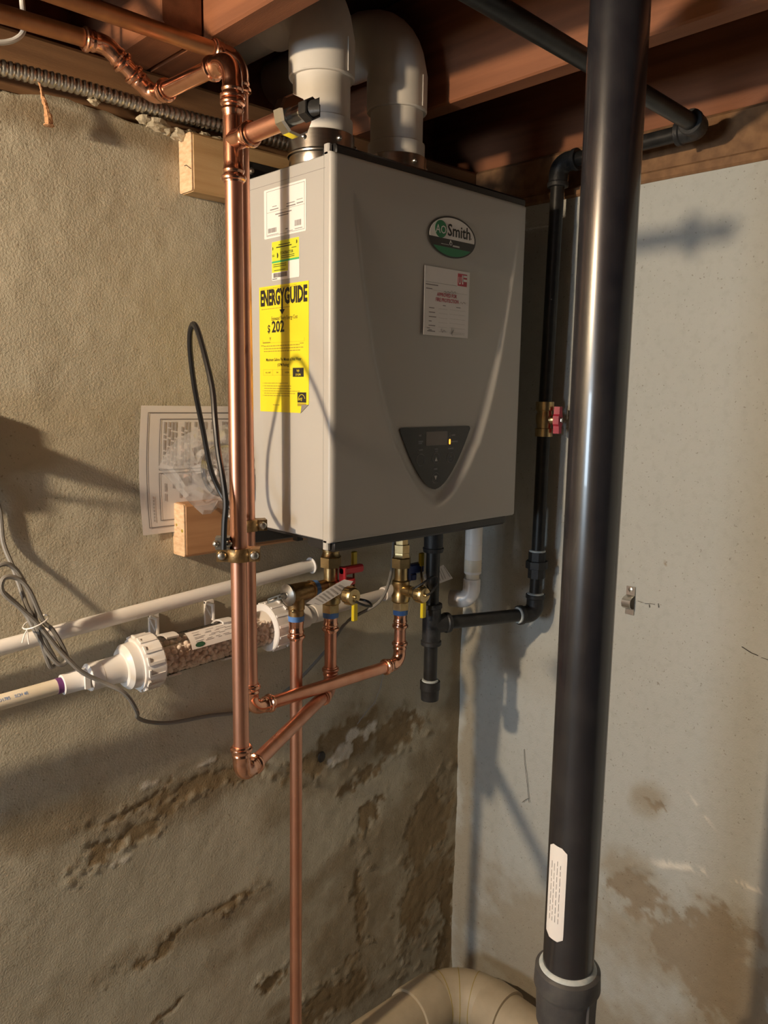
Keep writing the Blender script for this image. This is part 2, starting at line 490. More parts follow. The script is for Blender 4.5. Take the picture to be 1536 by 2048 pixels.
def blobs(u, z, L):
    m = np.full(u.shape, -9.0)
    for b in L: m = np.maximum(m, blob(u, z, *b))
    return m
def wall_grid(us, zs, fn):
    U, Z = np.meshgrid(us, zs); return U, Z
def make_wall(name, axis, us, zs, peelL, stainL, chipfn, material, top, seed):
    U, Z = np.meshgrid(us, zs)
    n1 = fbm(U, Z, 9, seed, 5)-.5; n2 = fbm(U, Z, 45, seed+20, 4)-.5; n3 = fbm(U, Z, 3, seed+40, 3)-.5
    wu = U + (fbm(U, Z, 22, seed+80, 4)-.5)*.09 + (fbm(U, Z, 90, seed+85, 3)-.5)*.03
    wz = Z + (fbm(U, Z, 22, seed+90, 4)-.5)*.055 + (fbm(U, Z, 90, seed+95, 3)-.5)*.022
    n5 = fbm(U, Z, 120, seed+100, 2)-.5
    pm = blobs(wu, wz, peelL) + n1*.9 + n2*1.1 + n5*.3
    peel = sstep(.02, .30, pm)
    edge = np.exp(-((pm-.10)/.22)**2)
    sm = blobs(U, Z, stainL) + n1*1.4 + n2*.5
    stain = sstep(-.05, .75, sm)*.85
    chip = chipfn(U, Z, n1, n2)
    h = n3*.010 + n1*.004 + n2*.0012
    h = h - peel*.0016 + edge*(np.maximum(n2, -.02)*.010+n5*.0045) + peel*(n2*.002+n5*.001) + chip*(.002+n5*.003)
    zt = Z.copy()
    zt[-1, :] += (fbm(U[-1, :], U[-1, :]*0+3.1, 14, seed+60, 4)-.5)*.024
    nv, nu = U.shape
    verts = np.zeros((nv*nu, 3))
    if axis == 'x':
        verts[:, 0] = U.ravel(); verts[:, 1] = -h.ravel()
    else:
        verts[:, 1] = U.ravel(); verts[:, 0] = -h.ravel()
    verts[:, 2] = zt.ravel()
    idx = np.arange(nv*nu).reshape(nv, nu)
    q = np.stack([idx[:-1, :-1], idx[:-1, 1:], idx[1:, 1:], idx[1:, :-1]], -1).reshape(-1, 4)
    back = verts[idx[-1]].copy()
    back[:, 1 if axis == 'x' else 0] = .24; back[:, 2] = top+.004
    base = len(verts); verts = np.vstack([verts, back])
    bi = base+np.arange(nu)
    q2 = np.stack([idx[-1, :-1], idx[-1, 1:], bi[1:], bi[:-1]], -1)
    q = np.vstack([q, q2])
    me = bpy.data.meshes.new(name); me.from_pydata(verts.tolist(), [], q.tolist()); me.update()
    for nm, arr in (('peel', peel), ('stain', stain), ('chip', chip)):
        at = me.attributes.new(nm, 'FLOAT', 'POINT')
        at.data.foreach_set('value', np.concatenate([arr.ravel(), np.zeros(nu)]).astype(np.float32))
    me.polygons.foreach_set('use_smooth', [True]*len(me.polygons))
    me.materials.append(MATS[material])
    o = bpy.data.objects.new(name, me); COL.objects.link(o)
    return struct(o)
WALLTOP = 2.06
zs = np.concatenate([np.linspace(0, .22, 12)[:-1], np.arange(.22, WALLTOP-.002, .005), [WALLTOP]])
us = np.concatenate([np.linspace(-4.0, -1.2, 30)[:-1], np.arange(-1.2, .0241, .005)])
left_peel = [(-.865, .897, .085, .022, .15), (-.72, .945, .11, .018, .1), (-.83, .957, .09, .014, .05), (-.60, .94, .06, .015, 0),
             (-.43, .915, .10, .045, .1), (-.33, .925, .09, .05, .1), (-.21, .90, .08, .06, .2), (-.30, .83, .07, .03, .3), (-.30, .74, .05, .035, .2),
             (-.80, .668, .09, .012, .06), (-.68, .680, .09, .010, 0), (-.10, .62, .09, .09, .5), (-.13, .45, .08, .12, .5),
             (-.78, .535, .05, .010, .1), (-.56, .47, .05, .02, .1), (-.33, .5, .02, .12, 0), (-.42, .33, .13, .05, 0),
             (-.03, .33, .04, .2, 0)]
left_stain = [(-.78, .93, .25, .07, .1), (-.35, .90, .28, .13, .1), (-.75, .675, .22, .05, 0), (-.12, .6, .22, .45, 0), (-.30, .45, .25, .3, 0),
              (-.55, .40, .06, .03, 0), (-.95, .97, .2, .05, 0), (-.02, 1.0, .05, .4, 0), (-.6, .3, .5, .12, 0), (-.85, 2.035, .35, .035, 0), (-.5, .62, .35, .05, .3)]
def chip_left(U, Z, n1, n2):
    m = blobs(U, Z, [(-.352, .932, .022, .018), (-.39, .90, .05, .03), (-.30, .93, .04, .02), (-.82, .985, .03, .01), (-.69, .985, .05, .01), (-.87, .865, .03, .012)])
    return sstep(.35, .6, m + n2*2.0)*.8
make_wall('wall_left', 'x', us, zs, left_peel, left_stain, chip_left, 'wall_paint_left', WALLTOP, 11)
zs2 = np.concatenate([np.linspace(0, .22, 12)[:-1], np.arange(.22, 2.05-.002, .005), [2.05]])
ys = np.concatenate([np.linspace(-3.6, -1.0, 30)[:-1], np.arange(-1.0, .0241, .005)])
right_peel = [(-.62, .60, .10, .10, -.3), (-.70, .55, .12, .09, 0), (-.50, .64, .06, .05, 0), (-.513, .853, .012, .018, 0), (-.50, 1.34, .004, .004)]
right_stain = [(-.60, .57, .28, .20, -.1), (-.47, .68, .12, .07, 0), (-.68, .42, .35, .2, 0), (-.25, .35, .25, .25, 0), (-.03, .8, .035, .9, 0), (-.02, .4, .08, .4, 0),
               (-.50, .86, .05, .05, 0), (-.35, .30, .4, .14, 0)]
def chip_right(U, Z, n1, n2):
    line = .742 - .035*np.sin((U+.54)*9.0)*1.0 + n1*.05
    seg = sstep(-.78, -.74, U)*0+1
    m = np.exp(-((Z-line)/.006)**2)*sstep(-.50, -.54, U)*(n2 > -.06)
    m2 = np.exp(-(((Z-.885-(U+.60)*.9)/.004)**2))*np.exp(-((U+.605)/.022)**2)*(n2 > -.1)
    return np.clip(np.maximum(m, m2), 0, 1)
make_wall('wall_right', 'y', ys, zs2, right_peel, right_stain, chip_right, 'wall_paint_right', 2.05, 77)
# cracks and pencil marks scratched in the right wall
def wall_marks():
    mb = MB()
    def crack(pts, r):
        mb.sweep([(-.0032, y, z) for y, z in pts], r*.6, 4)
    crack([(-.196, .86), (-.199, .83), (-.207, .79), (-.213, .755), (-.216, .738)], .0009)
    crack([(-.214, .748), (-.206, .741), (-.197, .731)], .0008)
    crack([(-.655, 1.216), (-.662, 1.213), (-.672, 1.209), (-.684, 1.207)], .0011)
    crack([(-.690, 1.205), (-.70, 1.204), (-.712, 1.202)], .0008)
    crack([(-.465, 1.256), (-.476, 1.258), (-.486, 1.259)], .0006)
    crack([(-.4925, 1.262), (-.494, 1.254)], .0009)
    crack([(-.474, 1.256), (-.4755, 1.25)], .0008)
    crack([(-.45, 1.258), (-.462, 1.257)], .0005)
    return mb
WR = bpy.data.objects['wall_right']; WL = bpy.data.objects['wall_left']
wall_marks().build('crack', 'ink', WR)
mb = MB()
for pts in ([(-.262, 1.08), (-.265, 1.05), (-.273, 1.02), (-.29, .99), (-.315, .975), (-.34, .955)],):
    mb.sweep([(x, -.004, z) for x, z in pts], .0009, 4)
mb.build('crack', 'ink_grey', WL)
mb = MB(); mb.ball((-.437, -.003, .912), .010, 10, 7, (1, .35, 1.2)); mb.build('hole', 'ink', WL)
# mortar crumbs on the ledge under the conduit
for (x, z, r) in ((-.795, 2.063, .010), (-.775, 2.060, .014), (-.757, 2.057, .011), (-.735, 2.054, .013), (-.715, 2.056, .012), (-.69, 2.062, .008), (-.872, 2.069, .007), (-.665, 2.061, .009)):
    mb = MB(); c = V((x, -.010, z))
    mb.ball(c, r, 9, 7, (1.3, .8, .7))
    mb.v = [tuple(c + (V(v)-c)*(0.75+.5*random.random())) for v in mb.v]
    mb.build('mortar_chunk', 'mortar', WL, angle=20)

mb = MB(); mb.box((-4.2, -3.8, -.1), (.3, .3, 0)); struct(mb.build('floor', 'floor_concrete', smooth=False))
mb = MB(); mb.bbox((-4.0, .012, 2.062), (.03, .16, 2.145), .006); struct(mb.build('trim_1', 'sill_wood'))
mb = MB(); mb.bbox((.012, -3.6, 2.052), (.16, .012, 2.145), .006); struct(mb.build('trim_2', 'sill_wood'))
mb = MB(); mb.bbox((-.006, -3.6, 2.046), (.03, -.02, 2.066), .004); struct(mb.build('trim_3', 'sill_wood'))
ceil = MB().box((-4.2, -3.8, 2.375), (.3, .3, 2.40)).build('ceiling', 'plank_wood', smooth=False); struct(ceil)
JB = 2.147
for i in range(-8, 2):
    x = -.766 + i*.426
    mb = MB(); mb.bbox((x, -3.7, JB), (x+.047 if i < 1 else x+.040, .16, 2.35), .003)
    mb.build('joist', 'joist_wood', ceil)
mb = MB(); mb.bbox((.03, -3.7, JB), (.075, .16, 2.35), .003); mb.build('joist', 'joist_wood', ceil)
mb = MB(); mb.bbox((-.832, -.14, JB), (-.768, .16, 2.33), .004); mb.build('joist_block', 'joist_wood', ceil)
mb = MB(); mb.box((-4.0, .16, 2.145), (.2, .20, 2.37)); mb.build('rim_board', 'joist_wood', ceil)
y = .16; k = 0
while y > -3.6:
    mb = MB(); mb.bbox((-4.1, y-.137, 2.351), (.2, y, 2.371), .003); mb.build('plank', 'plank_wood', ceil); y -= .140

# far wall behind the camera, with a small basement window
mb = MB()
mb.box((-4.12, -3.8, 0), (-4.0, WIN.y-.40, 2.145)); mb.box((-4.12, WIN.y+.40, 0), (-4.0, .02, 2.145))
mb.box((-4.12, WIN.y-.40, 0), (-4.0, WIN.y+.40, WIN.z-.31)); mb.box((-4.12, WIN.y-.40, WIN.z+.31), (-4.0, WIN.y+.40, 2.145))
struct(mb.build('wall_far', 'mortar', smooth=False))
wn = bpy.data.objects.new('window_1', None); COL.objects.link(wn); wn.location = (-4.06, WIN.y, WIN.z-.31); struct(wn)
mb = MB()
for (a, b2, c, d) in ((-.40, -.35, -.31, .31), (.35, .40, -.31, .31), (-.40, .40, -.31, -.26), (-.40, .40, .26, .31), (-.025, .025, -.31, .31)):
    mb.box((-4.09, WIN.y+a, WIN.z+c), (-4.03, WIN.y+b2, WIN.z+d))
mb.build('window_frame', 'porcelain', wn, smooth=False)
for a in (-.35, .025):
    MB().box((-4.064, WIN.y+a, WIN.z-.26), (-4.058, WIN.y+a+.325, WIN.z+.26)).build('pane', 'daylight_pane', wn, smooth=False)

# ---------------------------------------------------------------- bare bulb lamp (left of the view)
t = thing('hanging_bulb', (LAMP.x, LAMP.y, LAMP.z-.035), 'bare warm light bulb in a porcelain holder hanging below the joists, left of the view', 'lamp')
MB().ball(LAMP, .032, 14, 9).build('bulb', 'bulb_glow', t)
MB().lathe(LAMP, (0, 0, 1), [(.030, .014), (.055, .014)], 16).build('bulb_base', 'zinc', t)
MB().lathe(LAMP, (0, 0, 1), [(.05, .018), (.052, .022), (.085, .022), (.09, .012), (.10, .006)], 20).build('lamp_holder', 'porcelain', t)
MB().sweep([LAMP+V((0, 0, .09)), LAMP+V((0, 0, .355))], .003, 8).build('flex', 'rubber', t)

# ---------------------------------------------------------------- lumber boards
def board(z0, x0, label, m):
    t = thing('mounting_board', (x0, -.02, z0), label, 'board', 'boards behind the water heater')
    mb = MB(); mb.bbox((x0+.001, -.038, z0), (-.10, 0.002, z0+.089), .004); mb.build('plank', m, t)
    mb = MB(); mb.prism(rrect(-.0372, z0+.0008, .001, z0+.0882, .004), lambda u, v, w: V((x0-.001+w, u, v)), .003); mb.build('end_grain', 'pine_end', t, smooth=False)
    return t
tb = board(1.966, -.729, 'pale pine mounting board behind the top of the water heater', 'pine')
lb = board(1.380, -.757, 'knotty pine mounting board behind the bottom of the water heater, under the plastic bag', 'pine_red')
for (y, z, r) in ((-.012, 1.432, .003), (-.030, 1.424, .004)):
    MB().ball((-.7578, y, z), r, 8, 6, (.2, 1, .8)).build('knot', 'ink_brown', lb)
MB().sweep([(-.7305, -.036, 1.999), (-.7305, -.022, 2.007), (-.7305, -.016, 2.007)], .0006, 4).build('check_crack', 'ink', tb)

# ---------------------------------------------------------------- water heater
HX0, HX1, HF, HB, HZ0, HZ1 = -.638, -.168, -.254, -.057, 1.423, 2.0
wh = thing('water_heater', (-.403, -.16, HZ0), 'beige-grey wall-hung tankless water heater with yellow energy label', 'water heater')
mb = MB(); mb.bbox((HX0, HF, HZ0+.003), (HX1, HB, HZ1-.003), .003); cab = mb.build('cabinet', 'cabinet', wh)
# thin joint line near the top of the side
mb = MB(); mb.box((HX0-.0003, -.255, 1.9785), (HX0+.001, -.060, 1.9789)); mb.build('side_seam', 'ink_grey', wh, smooth=False)
# front cover with U-shaped recess
GZ = [1.4715, 1.4827, 1.5115, 1.5731, 1.6453, 1.7184, 1.8275, 1.9268, 2.01]
GW = [.0, .027, .063, .103, .133, .156, .180, .198, .212]
XC = -.393
def hw(z): return np.interp(z, GZ, GW, left=-1)
cur = []
zz = np.concatenate([np.linspace(0, 1, 18)**2*(.09)+1.4715, np.linspace(1.57, 2.0, 22)])
ww = np.interp(zz, GZ, GW)
ww[:18] = .098*np.sqrt(np.clip((zz[:18]-1.4715)/.0975, 0, 1))**1.15
cur = [(w, z) for w, z in zip(ww, zz)]
def groove_depth(x, z):
    a = np.abs(x-XC)
    d = np.full(a.shape, 9.0)
    for (w0, z0), (w1, z1) in zip(cur[:-1], cur[1:]):
        dx, dz = w1-w0, z1-z0; L2 = dx*dx+dz*dz+1e-12
        tt = np.clip(((a-w0)*dx+(z-z0)*dz)/L2, 0, 1)
        d = np.minimum(d, np.hypot(a-w0-tt*dx, z-z0-tt*dz))
    inside = (a < np.interp(z, zz, ww)) & (z > 1.4715)
    sd = np.where(inside, -d, d)
    wid = np.interp(z, [1.47, 1.6, 1.75, 1.92], [.024, .018, .009, .004])
    dep = np.interp(z, [1.47, 1.6, 1.75, 1.95], [.0125, .0105, .0055, .0])
    return dep*(1-sstep(-wid*.5, wid*.5, sd))
NU, NV = 150, 190
uu = np.concatenate([[0, .002, .005, .010, .016], np.linspace(.024, .976, NU-9), [.984, .990, .995, .998, 1]])
vv = np.concatenate([[0, .002, .006], np.linspace(.012, .988, NV-5), [.994, .998, 1]])
U, Vv = np.meshgrid(uu, vv)
Zp = HZ0 + (HZ1-HZ0)*Vv
rc = .014
dd = np.minimum(Zp-HZ0, HZ1-Zp)
inset = np.where(dd < rc, rc-np.sqrt(np.clip(rc*rc-(rc-dd)**2, 0, None)), 0)
Xp = HX0 + (HX1-HX0)*U
Xp = XC-.01 + (Xp-(XC-.01))*(1 - inset*U/.235)
ex = np.minimum(Xp-HX0, HX1-Xp); er = .009
roll = np.where(ex < er, er-np.sqrt(np.clip(er*er-(er-np.clip(ex, 0, er))**2, 0, None)), 0)*.9
rollv = np.where(dd < .004, .004-np.sqrt(np.clip(.004**2-(.004-dd)**2, 0, None)), 0)
Yp = -.2695 - .0006*(1-((Xp+.403)/.235)**2) + np.maximum(roll, rollv) + groove_depth(Xp, Zp)
nu, nv = U.shape[1], U.shape[0]
ii = np.arange(nu*nv).reshape(nv, nu)
fs = np.stack([ii[:-1, :-1], ii[:-1, 1:], ii[1:, 1:], ii[1:, :-1]], -1).reshape(-1, 4).tolist()
vs = np.stack([Xp, Yp, Zp], -1).reshape(-1, 3).tolist()
ring = list(ii[0, :]) + list(ii[1:, -1]) + list(ii[-1, -2::-1]) + list(ii[-2:0:-1, 0])
base = len(vs)
for r_ in ring: vs.append([vs[r_][0], -.2525, vs[r_][2]])
for a in range(len(ring)):
    b_ = (a+1) % len(ring); fs.append([int(ring[a]), base+a, base+b_, int(ring[b_])])
mb = MB(); mb.add(vs, [tuple(int(q) for q in f) for f in fs]); front = mb.build('front_cover', 'cabinet', wh, angle=60)
# black trims above and below the cover, side tabs
mb = MB(); mb.bbox((HX0+.009, -.268, HZ1-.004), (HX1-.004, -.236, HZ1+.0125), .004); mb.build('top_trim', 'trim_black', wh)
mb = MB(); mb.bbox((HX0+.009, -.268, HZ0-.015), (HX1-.03, -.20, HZ0+.004), .004); mb.build('bottom_trim', 'trim_black', wh)
mb = MB(); mb.box((HX1-.035, -.262, HZ0-.013), (HX1-.028, -.22, HZ0+.002)); mb.build('bottom_clip', 'trim_black', wh)
mb = MB(); mb.box((HX0+.01, -.24, HZ1-.006), (HX1-.004, HB-.004, HZ1-.001)); mb.build('top_plate', 'trim_black', wh, smooth=False)
mb = MB(); mb.box((HX0+.012, -.20, HZ0-.004), (HX1-.01, HB, HZ0+.004)); mb.build('bottom_plate', 'trim_black', wh)
for z in (HZ1-.004, HZ0-.012):
    mb = MB(); mb.bbox((HX0, -.262, z), (HX0+.008, -.250, z+.016), .002); mb.build('corner_tab', 'cabinet', wh)
mb = MB(); mb.box((HX0+.02, -.16, HZ0-.014), (HX0+.032, -.148, HZ0)); mb.build('foot', 'trim_black', wh)
# wall brackets
for (z0, z1) in ((1.975, 2.026), (1.392, 1.44)):
    mb = MB(); mb.bbox((-.642, -.057, z0), (-.165, -.039, z1), .002); br = mb.build('wall_bracket', 'trim_black', wh)
    for x in (-.632, -.50, -.30, -.18):
        MB().lathe((x, -.057, z0+.035), (0, -1, 0), [(0, .006), (.002, .006), (.003, .0048), (.005, .003)], 10).build('screw', 'zinc', br)
mb = MB(); mb.box((-.643, -.059, 1.985), (-.641, -.040, 2.024)); mb.build('bracket_flange', 'zinc', wh, smooth=False)

# control panel
FP = Plane((0, -.270, 0), (1, 0, 0), (0, 0, 1), (0, -1, 0))
ctl = []
ctl += [(-.478, 1.5985), (-.481, 1.5975), (-.4825, 1.5945)]
for k in range(0, 25):
    a = k/24.0; w = -.0895*(1-a*2)
    ctl.append((XC+w, 1.4895 + .104*abs(w/.0895)**1.75))
ctl += [(-.3035, 1.5945), (-.305, 1.5975), (-.308, 1.5985)]
CP = Plane((0, -.2606, 0), (1, 0, 0), (0, 0, 1), (0, -1, 0))
cp = sheet(CP, ctl[::-1], 'control_panel', 'panel_black', wh, 0, .0012)
cw = .0013
sheet(CP, rrect(-.4195, 1.5665, -.3650, 1.5905, .001), 'display', 'screen', cp, cw, .0003)
sheet(CP, rrect(-.3602, 1.5672, -.3568, 1.5765, .0016), 'indicator_light', 'led', cp, cw, .0006)
sheet(CP, rrect(-.3596, 1.5800, -.3576, 1.5875, .0009), 'indicator_light', 'grey_print', cp, cw, .0003)
def annulus(pl, cx, cy, r0, r1, name, m, parent, w0, t=.0003):
    mb = MB(); n = 28; vs = []; fs = []
    for i in range(n):
        a = 2*math.pi*i/n
        for r, w in ((r0, 0), (r1, 0), (r1, t), (r0, t)): vs.append(pl.p(cx+r*math.cos(a), cy+r*math.sin(a), w0+w))
    for i in range(n):
        j = (i+1) % n
        for k in range(4): fs.append((i*4+k, j*4+k, j*4+(k+1) % 4, i*4+(k+1) % 4))
    mb.add(vs, fs); return mb.build(name, m, parent, smooth=False)
for (x, z, rr) in ((-.432, 1.543, .0105), (-.393, 1.544, .0095), (-.355, 1.5435, .0095), (-.393, 1.5095, .0095)):
    annulus(CP, x, z, rr-.0008, rr, 'button', 'grey_print', cp, cw)
annulus(CP, -.355, 1.5425, .0022, .0030, 'power_symbol', 'grey_print', cp, cw)
bars(CP, [(-.3555, 1.5435, -.3545, 1.5475)], 'power_symbol', 'grey_print', cp, cw)
for (z, s_) in ((1.542, 1), (1.5105, -1)):
    sheet(CP, [(-.3963, z-.003*s_), (-.3893, z-.003*s_), (-.3928, z+.0045*s_)][::s_], 'arrow', 'light_print', cp, cw, .0003)
bars(CP, [(-.437, 1.583, -.431, 1.586), (-.4385, 1.573, -.4265, 1.5755), (-.4385, 1.570, -.429, 1.572), (-.3545, 1.582, -.344, 1.5845),
          (-.3545, 1.5705, -.337, 1.573), (-.437, 1.559, -.427, 1.561), (-.397, 1.559, -.389, 1.561), (-.396, 1.5555, -.389, 1.557),
          (-.362, 1.5585, -.348, 1.5610), (-.398, 1.524, -.389, 1.5265)], 'caption', 'grey_print', cp, cw)

# oval badge
BP = Plane((-.3755, -.2698, 1.9153), (1, 0, 0), (0, 0, 1), (0, -1, 0))
bd = sheet(BP, ell(0, 0, .060, .0333, 48), 'badge', 'badge_dark', wh, 0, .0016)
def seg_poly(a, b, v0, v1, n=40):
    up = []
    ang0 = math.asin(max(-1, min(1, v0/b))); ang1 = math.asin(max(-1, min(1, v1/b)))
    R_ = [(a*math.cos(ang0+(ang1-ang0)*i/n), b*math.sin(ang0+(ang1-ang0)*i/n)) for i in range(n+1)]
    L_ = [(-x, y) for x, y in reversed(R_)]
    out = []
    for q in R_+L_:
        if not out or (V(q)-V(out[-1])).length > 1e-6: out.append(q)
    if (V(out[0])-V(out[-1])).length < 1e-6: out.pop()
    return out
sheet(BP, seg_poly(.0565, .0305, -.0040, .0305), 'badge_field', 'label_white', bd, .0016, .0003)
sheet(BP, seg_poly(.0565, .0312, -.0312, -.0175), 'badge_field', 'badge_green', bd, .0016, .0003)
sheet(BP, ell(-.0295, .0095, .0145, .0140, 30), 'badge_disc', 'badge_green', bd, .0019, .0003)
text(BP, 'AO', -.0295, .0028, .0185, 'lettering', 'label_white', bd, 0.92, .005, 'CENTER', w0=.0024, width=.026)
text(BP, 'Smith', -.0135, .0016, .0270, 'lettering', 'ink', bd, .92, .016, w0=.0022, width=.058)
text(BP, '.', .0455, .0022, .0225, 'lettering', 'ink', bd, .7, .0, w0=.0022)
annulus(BP, -.004, -.0105, .0022, .0031, 'emblem', 'light_print', bd, .0017)
bars(BP, [(-.0060, -.0085, -.0035, -.0055), (.001, -.0150, .018, -.0125), (-.028, -.0138, -.008, -.0130)], 'emblem', 'light_print', bd, .0017)

# inspection notice on the front
NP = Plane((-.440, -.2698, 1.752), (1, 0, .0), (0, 0, 1), (0, -1, 0))
no = sheet(NP, [(0, 0), (.1125, 0), (.1130, .1115), (0, .1110)], 'inspection_notice', 'paper', wh, 0, .0003)
bars(NP, [(.082, .0865, .106, .1070)], 'logo', 'ink_red', no, .0003)
text(NP, 'U', .0835, .0895, .0170, 'logo', 'label_white', no, .6, .02, w0=.0007)
bars(NP, [(.0945, .1015, .1055, .1050), (.0945, .0945, .1055, .0985), (.0935, .0900, .0960, .1050)], 'logo', 'label_white', no, .0006)
text(NP, 'APPROVED FOR', .0555, .0650, .0085, 'stamp_lettering', 'ink_red', no, .82, .025, 'CENTER', w0=.0006)
text(NP, 'FIRE PROTECTION', .0565, .0565, .0085, 'stamp_lettering', 'ink_red', no, .82, .025, 'CENTER', w0=.0006)
bars(NP, [(.003, .0855, .080, .0860), (.020, .0735, .108, .0737)] + [(.036, .0445-.0075*i, .058, .0447-.0075*i) for i in range(6)]
     + [(.064, .0450-.0075*i, .104, .0452-.0075*i) for i in range(6)] + [(.003, .0120, .028, .0122), (.064, .0050, .104, .0052)], 'ruled_line', 'ink_grey', no, .0003)
bars(NP, [(.003, .0810, .033, .0826), (.004, .0745, .019, .0760), (.046, .0500, .053, .0512), (.080, .0495, .091, .0507)]
     + [(.012, .0440-.0072*i, .012+w, .0454-.0072*i) for i, w in enumerate((.013, .015, .018, .007, .016, .008))]
     + [(.009, .0060, .028, .0075), (.008, .0110, .015, .0122)], 'caption', 'ink_grey', no, .0003)
mb = MB()
for pts in ([(.046, .0715), (.050, .0745), (.053, .071), (.058, .075), (.062, .072), (.067, .0765), (.071, .072), (.075, .076), (.078, .073)],
            [(.088, .0565), (.092, .060), (.095, .057), (.099, .0605), (.103, .058)],
            [(.040, .006), (.043, .012), (.046, .006), (.050, .010), (.054, .007)], [(.066, .005), (.070, .016), (.069, .004), (.074, .012), (.071, .002)]):
    mb.sweep([NP.p(u, v, .0005) for u, v in pts], .0003, 4)
mb.build('handwriting', 'ink_grey', no)['kind'] = 'stuff'

# labels on the side; u runs from the wall towards the front
SP = Plane((HX0, -.0562, 0), (0, -1, 0), (0, 0, 1), (-1, 0, 0))
l1 = sheet(SP, rrect(.0455, 1.8963, .1540, 1.9712, .002), 'rating_label', 'label_white', wh, .0002, .0004)
bars(SP, ring_frame(.0525, 1.8995, .1505, 1.9680, .0006) + [(.0525, 1.9355, .1505, 1.9359)], 'ruled_line', 'ink_grey', l1, .0006)
bars(SP, [(.068, 1.9430, .080, 1.9440), (.062, 1.9385, .084, 1.9400), (.105, 1.9420, .126, 1.9432), (.105, 1.9375, .128, 1.9392), (.131, 1.9440, .146, 1.9448),
          (.131, 1.9385, .147, 1.9400), (.076, 1.9300, .118, 1.9316), (.084, 1.9265, .110, 1.9281), (.102, 1.9050, .108, 1.9064), (.054, 1.9010, .084, 1.9018), (.106, 1.9012, .121, 1.9020),
          (.126, 1.9020, .145, 1.9030)], 'fine_print', 'ink_grey', l1, .0006)
def barcode(u0, u1, v0, v1, n):
    out = []; u = u0
    while u < u1:
        w = RND.choice((.0004, .0006, .0010)); out.append((u, v0, min(u+w, u1), v1)); u += w + RND.choice((.0004, .0007))
    return out
bars(SP, barcode(.056, .079, 1.9045, 1.9115, 0), 'barcode', 'ink_grey', l1, .0006)
bars(SP, barcode(.126, .142, 1.9065, 1.9150, 0), 'barcode', 'ink_grey', l1, .0006)

l2 = sheet(SP, rrect(.0655, 1.8305, .1372, 1.8900, .002), 'contractor_label', 'label_white', wh, .0002, .0004)
sheet(SP, rrect(.0660, 1.8600, .1367, 1.8898, .0015), 'yellow_field', 'lime', l2, .0006, .0001)
bars(SP, [(.066, 1.8425, .1085, 1.8572)], 'yellow_field', 'lime', l2, .0006, .0001)
bars(SP, [(.066, 1.8572, .1367, 1.8600)], 'green_stripe', 'label_green', l2, .0006, .0002)
text(SP, 'CONTRACTOR', .0885, .0 + 1.8685, .0062, 'lettering', 'ink', l2, .78, .01, w0=.0009)
bars(SP, [(.084, 1.8830, .114, 1.8842), (.078, 1.8795, .118, 1.8810), (.090, 1.8655, .125, 1.8664), (.090, 1.8628, .125, 1.8637), (.118, 1.8755, .130, 1.8763),
          (.070, 1.8540, .104, 1.8549), (.070, 1.8510, .104, 1.8519), (.072, 1.8450, .102, 1.8459), (.067, 1.8690, .073, 1.8697), (.067, 1.8672, .073, 1.8680),
          (.0675, 1.8320, .080, 1.8330)], 'fine_print', 'ink', l2, .0008)
for (u, v, r) in ((.068, 1.8795, .0026), (.130, 1.8835, .0030), (.080, 1.8680, .0042)):
    sheet(SP, ell(u, v, r*.8, r, 16, -90, 90), 'emblem', 'ink', l2, .0008, .0001)
bars(SP, barcode(.070, .106, 1.8345, 1.8415, 0), 'barcode', 'ink_grey', l2, .0008)

e0, e1, f0, f1 = .0300, .1605, 1.6222, 1.8228
l3 = sheet(SP, [(e0, f0), (e1-.020, f0), (e1, f0+.0135), (e1, f1), (e0, f1)], 'energy_label', 'label_yellow', wh, .0002, .0004)
sheet(SP, [(e1-.020, f0), (e1-.0175, f0+.0125), (e1, f0+.0135)], 'curled_corner', 'ink_grey', l3, .0006, .0006)
text(SP, 'ENERGY', e0+.0035, 1.7935, .0330, 'lettering', 'ink', l3, .535, .045, w0=.0009, width=.0660)
text(SP, 'GUIDE', e1-.0035, 1.7935, .0330, 'lettering', 'ink', l3, .535, .045, 'RIGHT', w0=.0009, width=.0585)
ax_ = e0+.0628
bars(SP, [(ax_-.0018, 1.7840, ax_+.0018, 1.8010)], 'arrow', 'ink', l3, .0007, .0003)
sheet(SP, [(ax_-.0070, 1.7845), (ax_, 1.7765), (ax_+.0070, 1.7845)], 'arrow', 'ink', l3, .0007, .0003)
text(SP, 'Estimated Yearly Energy Cost', e0+.068, 1.7685, .0085, 'lettering', 'ink', l3, .66, .004, 'CENTER', w0=.0008, width=.069)
text(SP, '$', e0+.0225, 1.7500, .0170, 'lettering', 'ink', l3, .85, .02, w0=.0008)
text(SP, '202', e0+.0345, 1.7500, .0245, 'lettering', 'ink', l3, .80, .03, w0=.0008, width=.0335)
sheet(SP, [(e0+.0275, 1.7420), (e0+.0300, 1.7365), (e0+.0325, 1.7420)][::-1], 'pointer', 'ink_brown', l3, .0006, .0002)
bars(SP, [(e0+.009, 1.7330, e0+.030, 1.7348), (e0+.009, 1.7330, e0+.120, 1.7333), (e0+.009, 1.7330, e0+.0095, 1.7385), (e0+.1195, 1.7330, e0+.120, 1.7385)], 'scale_bar', 'ink_brown', l3, .0006)
text(SP, 'Maximum Gallons Per Minute of Hot Water', e0+.065, 1.7040, .0070, 'lettering', 'ink', l3, .62, .012, 'CENTER', w0=.0008, width=.094)
text(SP, '(GPM Rating)', e0+.065, 1.6955, .0068, 'lettering', 'ink', l3, .64, .010, 'CENTER', w0=.0008, width=.031)
